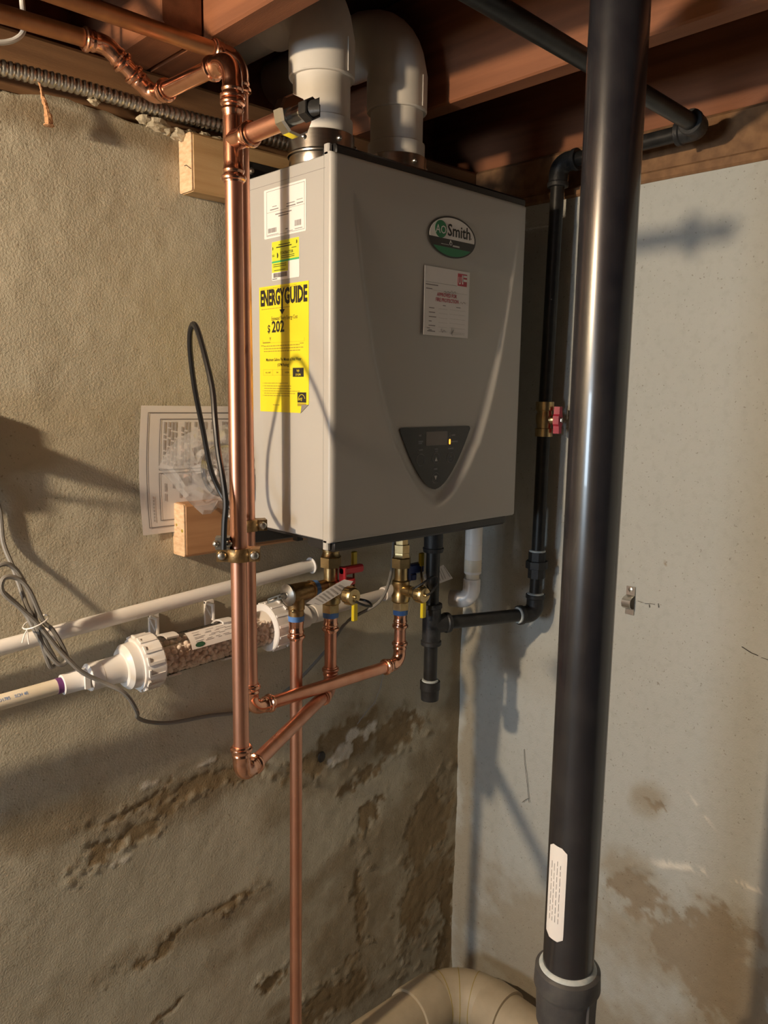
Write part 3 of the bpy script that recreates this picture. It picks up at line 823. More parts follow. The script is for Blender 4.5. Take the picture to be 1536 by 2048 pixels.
bars(SP, ring_frame(e0+.010, 1.6810, e0+.088, 1.6905, .0003) + [(e0+.036, 1.681, e0+.0363, 1.6905), (e0+.062, 1.681, e0+.0623, 1.6905)], 'ruled_line', 'ink_brown', l3, .0006)
for s_, u in (('very small', .023), ('low', .049), ('medium', .075)):
    text(SP, s_, e0+u, 1.6845, .0045, 'lettering', 'ink', l3, .8, 0, 'CENTER', w0=.0008)
bars(SP, [(e0+.090, 1.6785, e0+.118, 1.6925)], 'black_box', 'ink', l3, .0006)
text(SP, 'high', e0+.104, 1.6868, .0048, 'lettering', 'label_yellow', l3, .9, .01, 'CENTER', w0=.0010)
text(SP, '5.9 GPM', e0+.104, 1.6802, .0048, 'lettering', 'label_yellow', l3, .8, .01, 'CENTER', w0=.0010)
rr = RND
fp = textlines(e0+.012, e0+.118, (1.7275, 1.7232, 1.7190), .0014, rr, .003, .009, .0010, .1)
fp += textlines(e0+.006, e0+.110, (1.7868, ), .0010, rr, .003, .009, .0010, .3)
fp += textlines(e0+.006, e0+.122, (1.8172, 1.8190), .0007, rr, .003, .009, .0010, .2)
for v in (1.6680, 1.6635, 1.6595, 1.6555, 1.6518, 1.6480):
    fp += textlines(e0+.012, e0+.112, (v,), .0011, rr, .003, .010, .0009, .5)
fp += [(e0+.008, 1.6680, e0+.0092, 1.6692), (e0+.008, 1.6635, e0+.0092, 1.6647), (e0+.008, 1.6555, e0+.0092, 1.6567), (e0+.008, 1.6480, e0+.0092, 1.6492)]
fp += textlines(e0+.036, e0+.056, (1.6330,), .0012, rr, .003, .005, .0008, 0)
fp += [(e0+.004, 1.7285, e0+.012, 1.7297), (e0+.108, 1.7310-.0015, e0+.118, 1.7310-.0003)]
bars(SP, fp, 'fine_print', 'ink_brown', l3, .0006)
bars(SP, [(e0+.102, 1.6385, e0+.1245, 1.6545)], 'star_badge', 'ink', l3, .0006)
mb = MB(); mb.sweep([SP.p(e0+.113+.0085*math.cos(math.radians(a)), 1.6425+.0085*math.sin(math.radians(a)), .0009) for a in range(15, 170, 10)], .0005, 4); mb.build('star_badge', 'label_yellow', l3)
text(SP, 'energy', e0+.1035, 1.6415, .0075, 'star_badge', 'label_yellow', l3, .55, .0, w0=.0010, shear=.3, rot=.12)
bars(SP, [(e0+.102, 1.6330, e0+.1245, 1.6375)], 'star_badge', 'ink_brown', l3, .0006)

# ---------------------------------------------------------------- vent pipes
def vent(x, y, zh, label):
    t = thing('vent_pipe', (x, y, 2.0), label, 'pipe', 'vent pipes on top of the water heater')
    MB().lathe((x, y, 2.0), (0, 0, 1), [(0, .050), (.002, .051), (.0150, .051), (.0165, .0535), (.0185, .0540), (.0205, .0528), (.0215, .0515), (.0480, .0515), (.0490, .0505), (.0500, .0460)], 40).build('metal_collar', 'stainless', t)
    for a in (200, 262, 330):
        a = math.radians(a)
        MB().ball((x+.0525*math.cos(a), y+.0525*math.sin(a), 2.036), .0040, 8, 6).build('screw', 'zinc', t)
    pipe(t, (x, y, 2.045), (x, y, zh+.02), .0445, 'vent_pvc', 40)
    MB().lathe((x, y, 2.049), (0, 0, 1), [(0, .0445), (.0, .0480), (.002, .0485), (.022, .0485), (.024, .0450)], 40).build('pipe_hub', 'vent_pvc', t)
    elbow(t, (x, y, zh+.055+.075), (0, 0, -1), (0, 1, 0), .0445, .075, 'bighub', 'vent_pvc', 36, rarc=.049)
    pipe(t, (x, y+.10, zh+.13), (x, .158, zh+.13), .0445, 'vent_pvc', 36)
    ra_ = math.radians(-78); rd_ = V((math.cos(ra_), math.sin(ra_), 0))
    MB().obox((x+.0513*rd_.x, y+.0513*rd_.y, zh+.028), rd_, (-rd_.y, rd_.x, 0), (0, 0, 1), (.0012, .0015, .024)).build('hub_rib', 'vent_pvc', t)
    return t
vent(-.580, -.175, 2.132, 'white vent pipe rising above the energy label side of the water heater')
vent(-.417, -.175, 2.122, 'white vent pipe standing nearer the corner, half hidden by its neighbour')

# ---------------------------------------------------------------- copper water pipes
CR = .0111
AX, AY = -.8276, -.305
hot = thing('copper_pipe', (AX, AY, 1.10), 'tall front copper pipe with a valve stub, bending below to the red-handled valve', 'pipe', 'copper water pipes')
ZA1, ZA0, ZT = 2.060, 1.119, 1.964
HP = V((-.520, -.13, 1.116))
hd = (HP - V((AX, AY, ZA0))).normalized()
pipe(hot, (AX, AY, ZA0+.03), (AX, AY, ZT-.035), CR, 'copper')
pipe(hot, (AX, AY, ZT+.035), (AX, AY, ZA1-.03), CR, 'copper')
tee(hot, (AX, AY, ZT), (0, 0, 1), (0, -1, 0), CR, 'press', 'copper_fitting', .050, branch=.044)
pipe(hot, (AX, AY-.02, ZT), (AX, AY-.120, ZT+.001), CR, 'copper')
elbow(hot, (AX, AY, ZA1), (0, 0, -1), (0, 1, 0), CR, .026, 'press', 'copper_fitting')
W2 = V((AX, -.105, ZA1+.004))
pipe(hot, (AX, AY+.03, ZA1), (AX, W2.y-.03, W2.z), CR, 'copper_fitting')
d45 = V((-.056, 0, .040)).normalized()
elbow(hot, W2, (0, -1, 0), d45, CR, .017, 'press', 'copper_fitting')
W3 = W2 + d45*.083
pipe(hot, W2+d45*.02, W3-d45*.02, CR, 'copper_fitting')
elbow(hot, W3, -d45, (-1, 0, -.04), CR, .026, 'press', 'copper_fitting')
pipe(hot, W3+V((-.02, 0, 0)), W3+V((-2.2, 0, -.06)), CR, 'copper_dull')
elbow(hot, (AX, AY, ZA0), (0, 0, 1), hd, CR, .022, 'press', 'copper_fitting')
pipe(hot, V((AX, AY, ZA0))+hd*.025, HP-hd*.02, CR, 'copper')
elbow(hot, HP, -hd, (0, 0, 1), CR, .020, 'press', 'copper')
pipe(hot, HP+V((0, 0, .025)), HP+V((0, 0, .13)), CR, 'copper')
MB().lathe((HP.x, HP.y, 1.226), (0, 0, 1), [(s_, r) for s_, r in sock('press', CR)]+[(.034, .0135)], 20).build('adapter', 'copper_fitting', hot)

BX, BY = -.7165, -.165
BT = -.7225
cold = thing('copper_pipe', (BX, BY, 1.13), 'copper pipe close behind the tall front one, turning below towards the blue-handled valve', 'pipe', 'copper water pipes')
CPt = V((-.362, -.15, 1.136)); B0 = V((BX, BY, 1.144)); cd = (CPt-B0).normalized()
pipe(cold, (BX, BY, B0.z+.03), (BT, BY, 2.122-.03), CR, 'copper')
elbow(cold, (BT, BY, 2.126), (0, 0, -1), (-1, 0, 0), CR, .024, 'press', 'copper_fitting')
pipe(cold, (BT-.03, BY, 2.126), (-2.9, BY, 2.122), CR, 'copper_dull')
elbow(cold, B0, (0, 0, 1), cd, CR, .020, 'press', 'copper_fitting')
pipe(cold, B0+cd*.025, CPt-cd*.025, CR, 'copper')
elbow(cold, CPt, -cd, (0, 0, 1), CR, .020, 'press', 'copper_fitting')
pipe(cold, CPt+V((0, 0, .025)), CPt+V((0, 0, .105)), CR, 'copper')
MB().lathe((CPt.x, CPt.y, 1.205), (0, 0, 1), [(s_, r) for s_, r in sock('press', CR)]+[(.032, .0135)], 20).build('adapter', 'copper_fitting', cold)

RX = -.598
rel = thing('copper_pipe', (RX, -.13, .36), 'straight copper discharge pipe running down from the relief valve towards the floor', 'pipe', 'copper water pipes')
pipe(rel, (RX-.004, -.13, .36), (RX, -.13, 1.25), CR, 'copper')
MB().lathe((RX, -.13, 1.228), (0, 0, 1), [(s_, r) for s_, r in sock('press', CR)]+[(.034, .0135)], 20).build('adapter', 'copper_fitting', rel)

# chrome stop valve on the tee stub
sv = thing('stop_valve', (AX, AY-.10, ZT), 'chrome stop valve with round flange on the stub of the front copper pipe', 'valve')
sy = AY-.112
MB().lathe((AX, sy, ZT+.001), (0, -1, 0), [(0, .0115), (.0, .0185), (.004, .0225), (.016, .0225), (.019, .0205), (.0195, .012)], 10, twist=.2).build('flange', 'chrome', sv, angle=15)
MB().lathe((AX, sy-.018, ZT+.001), (0, -1, 0), [(0, .0095), (.014, .0095), (.016, .008), (.022, .008)], 20).build('body', 'chrome', sv)
MB().lathe((AX, sy-.034, ZT+.001), (0, -1, 0), [(0, .011), (.001, .0125), (.013, .0125), (.014, .011)], 6).build('hex_nut', 'black_iron', sv, angle=20)
MB().lathe((AX, sy-.047, ZT+.001), (0, -1, 0), [(0, .0088), (.012, .0088), (.012, .0055), (.004, .005)], 16).build('outlet', 'black_iron', sv)

# ---------------------------------------------------------------- service valves
def service_valve(x, y, zb, ztop, label, hmat, handle, hubs):
    """zb: bottom of body (tape), ztop: underside of the heater"""
    t = thing('service_valve', (x, y, zb), label, 'valve', 'brass service valves under the water heater')
    P = lambda dz: zb+dz
    MB().lathe((x, y, zb), (0, 0, 1), [(0, .0125), (.0, .0142), (.010, .0146), (.011, .0125)], 20).build('tape_ring', 'blue_tape', t)
    MB().lathe((x, y, zb+.009), (0, 0, 1), [(0, .014), (.001, .0165), (.016, .0165), (.017, .0150)], 6, twist=.3).build('hex_base', 'brass', t, angle=20)
    MB().lathe((x, y, zb+.024), (0, 0, 1), [(0, .0150), (.003, .0175), (.012, .0180), (.018, .0150), (.024, .0140), (.030, .0150), (.036, .0175), (.042, .0165), (.045, .0135), (.050, .0128), (.078, .0128)], 28).build('body', 'brass', t)
    MB().lathe((x, y, zb+.092), (0, 0, 1), [(0, .0165), (.001, .0195), (.019, .0195), (.021, .0175)], 6, twist=.15).build('union_nut', 'brass', t, angle=20)
    MB().lathe((x, y, zb+.113), (0, 0, 1), [(0, .0175), (.004, .0155), (.008, .0150), (.009, .0160), (.024, .0160), (.025, .0130), (ztop-zb-.113, .0130)], 6 if hubs else 20, twist=.4).build('inlet_nut', 'brass', t, angle=20)
    # drain port pointing into the room
    zp = zb+.050
    MB().lathe((x, y, zp), (0, -1, 0), [(0, .011), (.030, .0110), (.031, .0098), (.046, .0098)], 20).build('drain_port', 'brass', t)
    cp_ = MB(); cp_.lathe((x, y-.046, zp), (0, -1, 0), [(0, .0125), (.001, .0158), (.014, .0158), (.018, .0135), (.0185, .0)], 24)
    for k in range(12):
        a = 2*math.pi*k/12
        cp_.obox((x+.0158*math.cos(a), y-.053, zp+.0158*math.sin(a)), (math.cos(a), 0, math.sin(a)), (0, 1, 0), (-math.sin(a), 0, math.cos(a)), (.0010, .0055, .0016))
    cap_ = cp_.build('drain_cap', 'brass', t)
    MB().lathe((x, y-.0445, zp), (0, -1, 0), [(0, .0120), (0, .0152), (.002, .0152), (.002, .0120)], 24).build('cap_washer', 'rubber', t)
    MB().ball((x, y-.066, zp), .0036, 8, 6).build('cap_rivet', 'brass', cap_)
    # yellow drain lever, above and below the port
    for (a, b_, dx, dy) in ((-.054, -.020, 0, 0), (.038, .064, .028, .034)):
        mb = MB(); mb.bbox((x+.019+dx, y-.040+dy, zp+a), (x+.031+dx, y-.033+dy, zp+b_), .002); mb.build('drain_lever', 'yellow_plastic', t)
    mb = MB(); mb.sweep([(x+.0245, y-.0360, zp-.024), (x+.0245, y-.0350, zp-.004), (x+.052, y-.0025, zp+.034), (x+.0525, y-.0025, zp+.044)], .0020, 8); mb.build('lever_bridge', 'bronze', t)
    mb = MB(); mb.lathe((x+.006, y-.0352, zp), (1, 0, 0), [(0, .006), (.018, .006)], 12); mb.build('lever_stem', 'brass', t)
    handle(t, x, y, zb)
    return t
def red_handle(t, x, y, zb):
    hx, hy, hz = x+.024, y-.020, zb+.060
    MB().sweep([(x+.006, y-.004, hz-.012), (hx, hy, hz-.004), (hx, hy, hz+.004)], .0068, 14).build('stem', 'brass', t)
    mb = MB()
    mb.lathe((hx, hy, hz+.002), (0, 0, 1), [(0, .0120), (.001, .0128), (.008, .0128), (.009, .0118)], 24)
    mb.bbox((hx-.0165, hy-.008, hz+.003), (hx-.0095, hy+.008, hz+.034), .002)
    mb.bbox((hx-.0165, hy-.007, hz+.020), (hx+.032, hy+.007, hz+.034), .003)
    mb.build('handle', 'red_plastic', t)
def blue_handle(t, x, y, zb):
    hx, hy, hz = x+.030, y+.004, zb+.068
    MB().sweep([(x+.006, y, hz-.012), (hx-.01, hy, hz-.004), (hx, hy, hz+.004)], .0068, 14).build('stem', 'brass', t)
    mb = MB()
    mb.bbox((hx-.016, hy-.009, hz-.006), (hx-.006, hy+.009, hz+.026), .002)
    mb.bbox((hx-.016, hy-.008, hz+.006), (hx+.030, hy+.008, hz+.026), .003)
    mb.lathe((hx, hy, hz-.004), (0, 0, 1), [(0, .0118), (.010, .0118)], 20)
    mb.build('handle', 'blue_plastic', t)
vh = service_valve(-.520, -.13, 1.2535, HZ0-.003, 'brass service valve with red lever handle', 'red_plastic', red_handle, False)
vc = service_valve(-.362, -.15, 1.2335, HZ0-.003, 'brass service valve with blue lever handle', 'blue_plastic', blue_handle, True)
# cap tethers
MB().sweep(catmull([(-.520, -.197, 1.296), (-.514, -.203, 1.292), (-.500, -.205, 1.286), (-.480, -.195, 1.281), (-.470, -.17, 1.283), (-.49, -.15, 1.287)], 6), .0022, 8).build('tether', 'rubber', vh)
MB().sweep(catmull([(-.362, -.217, 1.284), (-.354, -.223, 1.290), (-.342, -.225, 1.306), (-.340, -.223, 1.316), (-.350, -.220, 1.318), (-.363, -.212, 1.308), (-.372, -.200, 1.297), (-.370, -.19, 1.293)], 6), .0022, 8).build('tether', 'rubber', vc)
# paper tags
def paper_tag(rows, label, words):
    """rows: list of (edge point a, edge point b) along the tag"""
    A = catmull([r[0] for r in rows], 4); B = catmull([r[1] for r in rows], 4)
    t = thing('paper_tag', tuple((A[0]+B[0])/2), label, 'tag', 'paper tags on the valves')
    n = (A[len(A)//2]-B[len(B)//2]).cross(A[-1]-A[0]).normalized()
    if n.y > 0: n = -n
    mb = MB(); m_ = len(A)
    vs = [*A, *B, *[a-n*.0005 for a in A], *[b2-n*.0005 for b2 in B]]; fs = []
    for i in range(m_-1):
        fs += [(i, i+1, m_+i+1, m_+i), (2*m_+i, 3*m_+i, 3*m_+i+1, 2*m_+i+1), (i, 2*m_+i, 2*m_+i+1, i+1), (m_+i, m_+i+1, 3*m_+i+1, 3*m_+i)]
    fs += [(0, m_, 3*m_, 2*m_), (m_-1, 3*m_-1, 4*m_-1, 2*m_-1)]
    mb.add(vs, fs); mb.build('card', 'paper', t)
    mb = MB()
    for (s0, s1, q0, q1) in words:
        pts = []
        for s_, q in ((s0, q0), (s1, q0), (s1, q1), (s0, q1)):
            f = s_*(m_-1); i = min(int(f), m_-2); fr = f-i
            pts.append(A[i].lerp(A[i+1], fr).lerp(B[i].lerp(B[i+1], fr), q) + n*.0005)
        mb.add(pts, [(0, 1, 2, 3)])
    mb.build('print', 'ink_light', t, smooth=False)['kind'] = 'stuff'
    return t
wl = [(.30+.09*i, .335+.09*i, .12, .85) for i in range(6)]
paper_tag([((-.5177, -.164, 1.3290), (-.5000, -.168, 1.3235)), ((-.5384, -.166, 1.3243), (-.5187, -.170, 1.3110)), ((-.5631, -.166, 1.3167), (-.5462, -.170, 1.3020)), ((-.5851, -.166, 1.3089), (-.5663, -.170, 1.2956)), ((-.6046, -.166, 1.3009), (-.5807, -.170, 1.2940))],
          'curled white paper tag hanging from the red-handled valve', wl+[(.22, .26, .2, .7), (.90, .93, .5, .9)])
paper_tag([((-.318, -.168, 1.308), (-.314, -.172, 1.286)), ((-.295, -.170, 1.314), (-.288, -.176, 1.286)), ((-.276, -.172, 1.319), (-.262, -.178, 1.289)), ((-.266, -.172, 1.321), (-.246, -.180, 1.292))],
          'white paper tag beside the blue-handled valve', [(.35+.1*i, .38+.1*i, .12, .85) for i in range(4)]+[(.86, .92, .12, .85)])

# ---------------------------------------------------------------- relief valve
rv = thing('relief_valve', (RX, -.13, 1.262), 'brass relief valve with grey disc and slotted test lever', 'valve')
MB().lathe((-.533, -.13, 1.313), (-1, 0, -.03), [(0, .0115), (.020, .0125), (.0205, .0140), (.030, .0145), (.0305, .0160), (.034, .0165), (.036, .0150), (.044, .0165), (.060, .0170), (.074, .0172), (.078, .0150), (.082, .0150)], 24).build('body', 'bronze', rv)
MB().lathe((-.553, -.13, 1.3123), (-1, 0, -.03), [(0, .0130), (0, .0148), (.009, .0148), (.009, .013)], 24).build('tape_ring', 'blue_tape', rv)
MB().lathe((RX, -.13, 1.305), (0, 0, -1), [(0, .0150), (.022, .0150), (.024, .0135), (.036, .0135)], 24).build('outlet', 'bronze', rv)
MB().lathe((RX, -.13, 1.262), (0, 0, 1), [(0, .0125), (0, .0140), (.009, .0142), (.010, .0125)], 20).build('tape_ring', 'blue_tape', rv)
MB().lathe((-.613, -.13, 1.3105), (-1, 0, -.03), [(0, .0165), (.001, .0195), (.004, .0195), (.008, .0120), (.009, .0060), (.013, .0055)], 28).build('disc', 'steel_grey', rv)
mb = MB()
for dz in (-.0032, .0032):
    mb.obox((-.641, -.133, 1.3105+dz), (1, .08, .10), (0, 1, 0), (-.1, 0, 1), (.0195, .0008, .0013))
for dx in (-.019, .002, .018):
    mb.obox((-.641+dx, -.133+dx*.08, 1.3105+dx*.1), (1, .08, .10), (0, 1, 0), (-.1, 0, 1), (.0015, .0008, .0042))
mb.build('test_lever', 'chrome', rv)
MB().ball((RX-.013, -.139, 1.283), .0035, 8, 6).build('boss', 'brass', rv)

# ---------------------------------------------------------------- bonding clamps and wire
def ground_clamp(x, y, z, label, ang):
    t = thing('ground_clamp', (x, y, z-.01), label, 'clamp', 'bonding clamps on the copper pipes')
    ca, sa = math.cos(ang), math.sin(ang); e = V((ca, sa, 0)); f = V((-sa, ca, 0))
    c = V((x, y, z))
    mb = MB(); mb.lathe((x, y, z-.009), (0, 0, 1), [(0, .0112), (0, .0165), (.001, .0172), (.017, .0172), (.018, .0165), (.018, .0112)], 20); mb.build('band', 'bronze', t)
    for s_ in (-1, 1):
        o = MB().obox(c+e*.0205*s_, e, f, (0, 0, 1), (.008, .0105, .0085)).build('ear', 'bronze', t)
        MB().lathe(c+e*.0215*s_-f*.0105, -f, [(0, .0062), (.002, .0062), (.0045, .0045), (.0055, .0015)], 12).build('screw_head', 'zinc', o)
        MB().lathe(c+e*.0215*s_+f*.010, f, [(0, .0024), (.024, .0024)], 8).build('screw', 'zinc', o)
    MB().obox(c-e*.020-f*.006+V((0, 0, .017)), e, f, (0, 0, 1), (.0095, .0085, .008)).build('wire_lug', 'zinc', t)
    for s_ in (-1, 1):
        MB().ball(c-e*(.020-.0085*s_)-f*.0150+V((0, 0, .017)), .0046, 8, 6).build('lug_screw', 'zinc', t)
    return t
ground_clamp(AX, AY, 1.438, 'bronze grounding clamp on the front copper pipe, holding the black wire', math.radians(-38))
ground_clamp(BX-.002, BY, 1.448, 'bronze grounding clamp on the rear copper pipe, half hidden behind the front one', math.radians(-25))
gw = [(-.8555, -.312, 1.449), (-.8530, -.311, 1.484), (-.8500, -.310, 1.511), (-.8500, -.303, 1.545), (-.8500, -.294, 1.578), (-.8490, -.286, 1.617), (-.8434, -.272, 1.6561),
      (-.8391, -.25, 1.6957), (-.8334, -.225, 1.7285), (-.8304, -.21, 1.7427), (-.8263, -.195, 1.7451), (-.8219, -.18, 1.7324), (-.8131, -.165, 1.7054), (-.7954, -.145, 1.6557),
      (-.7714, -.125, 1.5954), (-.7560, -.119, 1.536), (-.7440, -.125, 1.500), (-.737, -.145, 1.475), (-.732, -.160, 1.465)]
tag(MB().sweep(catmull(gw, 6), .0040, 10).build('bonding_wire', 'rubber'), 'black insulated bonding wire looping up beside the copper pipes', 'wire')

# ---------------------------------------------------------------- gas piping
GR = .0134
gas = thing('gas_pipe', (-.30, -.175, 1.04), 'black iron gas pipe with capped drop leg and riser behind the column', 'pipe')
GD = V((-.3000, -.175, 1.207)); GE = V((-.052, -.243, 1.197))
gd = (GE-GD).normalized()
pipe(gas, (GD.x, GD.y, 1.235), (GD.x, GD.y, 1.41), GR, 'black_iron')
MB().lathe((GD.x, GD.y, 1.352), (0, 0, 1), [(0, GR), (0, .019), (.008, .0205), (.009, .0185), (.068, .0185)], 24).build('coupling', 'black_fitting', gas)
tee(gas, GD, (0, 0, 1), gd, GR, 'iron', 'black_fitting', .042, branch=.040)
pipe(gas, (GD.x, GD.y, 1.095), (GD.x, GD.y, 1.175), GR, 'black_iron')
MB().lathe((GD.x, GD.y, 1.050), (0, 0, 1), [(0, .012), (.002, .0175), (.022, .0185), (.024, .0200), (.040, .0200), (.0405, .0185), (.041, GR)], 24).build('cap', 'black_fitting', gas)
MB().lathe((GD.x, GD.y, 1.0905), (0, 0, 1), [(0, GR), (0, .0165), (.003, .0160), (.0035, GR)], 24).build('sealant_ring', 'dope', gas)
pipe(gas, GD+gd*.025, GE-gd*.02, GR, 'black_iron')
elbow(gas, GE, -gd, (0, 0, 1), GR, .020, 'iron', 'black_fitting')
MB().lathe(GE-gd*.0425, -gd, [(-.002, GR), (-.002, .0180), (.003, .0172), (.0035, GR)], 20).build('sealant_ring', 'dope', gas)
MB().lathe((GE.x, GE.y, GE.z+.040), (0, 0, 1), [(0, GR), (0, .0182), (.004, .0175), (.006, GR)], 20).build('sealant_ring', 'dope', gas)
pipe(gas, (GE.x, GE.y, GE.z+.02), (GE.x, GE.y-.003, 1.585), GR, 'black_iron')
pipe(gas, (GE.x, GE.y-.003, 1.625), (GE.x, GE.y-.010, 2.09), GR, 'black_iron')
un = MB(); uz = 1.275
un.lathe((GE.x, GE.y, uz), (0, 0, 1), [(0, GR), (0, .018), (.020, .018), (.021, .0215), (.022, .0215)], 8)
un.lathe((GE.x, GE.y, uz+.020), (0, 0, 1), [(0, .021), (.001, .0235), (.016, .0235), (.017, .021)], 8)
un.lathe((GE.x, GE.y, uz+.036), (0, 0, 1), [(0, .0185), (.020, .0185), (.020, GR)], 8)
un.build('union', 'black_fitting', gas, angle=20)
MB().lathe((GE.x, GE.y, uz+.055), (0, 0, 1), [(0, GR), (0, .0172), (.004, .0165), (.005, GR)], 20).build('sealant_ring', 'dope', gas)
GT = V((GE.x, GE.y-.010, 2.100)); GC = V((-.052, -.535, 2.104))
elbow(gas, GT, (0, 0, -1), (GC-GT), GR, .022, 'iron', 'black_fitting')
pipe(gas, GT+(GC-GT).normalized()*.025, GC-(GC-GT).normalized()*.025, GR, 'black_iron')
elbow(gas, GC, (GT-GC), (-1, -.02, .03), GR, .020, 'iron', 'black_fitting')
pipe(gas, GC+V((-.025, 0, .001)), GC+V((-2.4, -.05, .022)), GR, 'black_iron')
gv = thing('gas_shutoff_valve', (GE.x, GE.y, 1.575), 'brass gas shut-off valve with red handle on the black riser', 'valve')
MB().lathe((GE.x, GE.y-.003, 1.572), (0, 0, 1), [(0, GR), (0, .0180), (.016, .0180), (.017, .0155), (.022, .0155), (.030, .0175), (.042, .0175), (.048, .0155), (.052, .0155), (.053, .0185), (.070, .0185), (.070, GR)], 16).build('body', 'brass', gv, angle=30)
hc = V((GE.x+.004, GE.y-.030, 1.606)); hv = V((.25, -1, 0)).normalized(); hsx = V((1, .25, 0)).normalized()
MB().lathe((GE.x, GE.y-.003, 1.606), (.1, -1, 0), [(0, .010), (.020, .010), (.028, .006)], 14).build('stem', 'brass', gv)
mb = MB(); mb.prism([(-.0075, -.027), (.0075, -.027), (.0085, -.012), (.012, -.008), (.012, .008), (.0085, .012), (.0075, .027), (-.0075, .027), (-.0085, .012), (-.012, .008), (-.012, -.008), (-.0085, -.012)],
                    lambda u, v, w: hc+hsx*u+V((0, 0, v))+hv*(w-.004), .012); mb.build('handle', 'red_dark', gv, smooth=False)
MB().lathe(hc+hv*.008, hv, [(0, .0055), (.003, .0055), (.004, .003)], 6).build('handle_nut', 'zinc', gv)

# ---------------------------------------------------------------- condensate: neutraliser and PVC pipes
PR = .0113
NY = -.055
nz = lambda x: 1.2195 + (x+.97)*.042
npnt = lambda x: V((x, NY, nz(x)))
nd = V((1, 0, .042)).normalized()
ne = thing('condensate_neutralizer', tuple(npnt(-.72)-V((0, 0, .045))), 'clear tube neutralizer filled with round pebbles between white ribbed caps', 'filter')
tube = MB(); A0, A1 = npnt(-.835), npnt(-.605)
pts = [A0.lerp(A1, i/8) for i in range(9)]
tube.sweep(pts, .0315, 32, cap=False)
tube.build('clear_tube', 'clear_plastic', ne)
def endcap(x0, sgn):
    mb = MB(); c = npnt(x0); d = nd*sgn
    mb.lathe(c, d, [(0, .0335), (0, .0425), (.002, .0440), (.030, .0430), (.035, .0415), (.0355, .0372), (.050, .0360), (.056, .0300), (.0565, .0232), (.066, .0215), (.094, .0210), (.094, .012)], 36)
    u = V((0, 0, 1)); u = (u-d*u.dot(d)).normalized(); w = d.cross(u)
    for k in range(14):
        a = 2*math.pi*k/14; r_ = u*math.cos(a)+w*math.sin(a)
        mb.obox(c+d*.0175+r_*.0433, d, r_, d.cross(r_), (.0135, .0022, .0022))
        mb.obox(c+d*.030+r_*.0430+d.cross(r_)*.005, d, r_, d.cross(r_), (.0015, .0022, .006))
    return mb.build('end_cap', 'white_pvc', ne)
endcap(-.827, -1); endcap(-.613, 1)
# left coupling with purple primer and old printed pipe
MB().lathe(npnt(-.916), -nd, [(0, .0150), (0, .0195), (.002, .0215), (.020, .0215), (.023, .0190), (.024, .0165), (.030, .0165), (.031, .0158), (.060, .0152), (.061, PR)], 28).build('coupling', 'white_pvc', ne)
MB().obox(npnt(-.945)-V((0, .0172, 0)), (1, 0, 0), (0, 1, 0), (0, 0, 1), (.004, .0022, .010)).build('coupling_rib', 'white_pvc', ne)
MB().lathe(npnt(-.975), -nd, [(0, PR), (0, PR+.0006), (.010, PR+.0006), (.010, PR)], 24).build('primer_band', 'purple', ne)
pipe(ne, npnt(-.96), npnt(-2.3), PR, 'old_pvc')
prt = Plane(npnt(-.985), -nd, (0, -.55, .835), (0, -.835, -.55))
PRn = V((0, -.80, .60))
for i, (dx, s_) in enumerate(((.062, 'SCH 40'), (.100, 'ASTM D1785'))):
    pl = Plane(npnt(-.985-dx)+PRn*(PR+.0002), nd, (0, .60, .80), PRn)
    text(pl, s_, 0, -.0025, .0065, 'pipe_print', 'blue_tape', ne, .9, 0, 'LEFT', w0=.0002)
# right outlet
MB().lathe(npnt(-.522), nd, [(0, .0150), (0, .0172), (.016, .0172), (.018, .0160), (.020, .0175), (.040, .0175), (.042, .0150), (.060, .0145), (.061, PR)], 28).build('coupling', 'white_pvc', ne)
pipe(ne, npnt(-.47), npnt(-.262), PR, 'primer_stain')
MB().lathe(npnt(-.318), nd, [(0, PR), (0, .0145), (.0015, .0150), (.030, .0150), (.030, PR)], 24).build('coupling', 'primer_stain', ne)
# pebbles
bm_ = MB(); bm_.ball((0, 0, 0), .0046, 8, 6)
bead_me = None
placed = []
tries = 0
up_ = V((0, 0, 1)); up_ = (up_-nd*up_.dot(nd)).normalized(); ww_ = nd.cross(up_)
while len(placed) < 270 and tries < 40000:
    tries += 1
    s_ = RND.uniform(.0, .222); a = RND.uniform(-math.pi, math.pi)
    rr_ = .0312-.0050 if RND.random() < .8 else .022
    h_ = rr_*math.cos(a)
    if h_ > .017: continue
    if ww_.y < 0: yy = rr_*math.sin(a)
    q = npnt(-.833)+nd*s_+up_*h_+ww_*(rr_*math.sin(a))
    if q.y > NY+.020: continue
    if all((q-p_).length > .0082 for p_ in placed): placed.append(q)
org = wpos(ne)
for q in placed:
    if bead_me is None:
        o = bm_.build('bead', 'bead', None, origin=(0, 0, 0)); bead_me = o.data; o.parent = ne
    else:
        o = bpy.data.objects.new('bead', bead_me); COL.objects.link(o); o.parent = ne
    o.location = q-org
    s0 = RND.uniform(.9, 1.12); o.scale = (s0, s0*RND.uniform(.9, 1.05), s0); o.rotation_euler = (RND.random()*3, RND.random()*3, 0)
core = MB(); core.sweep([npnt(-.832), npnt(-.608)], .0195, 20); core.v = [(x, y_, z-.006) for x, y_, z in core.v]
core_o = core.build('bead_fill', 'bead', ne); core_o['kind'] = 'stuff'
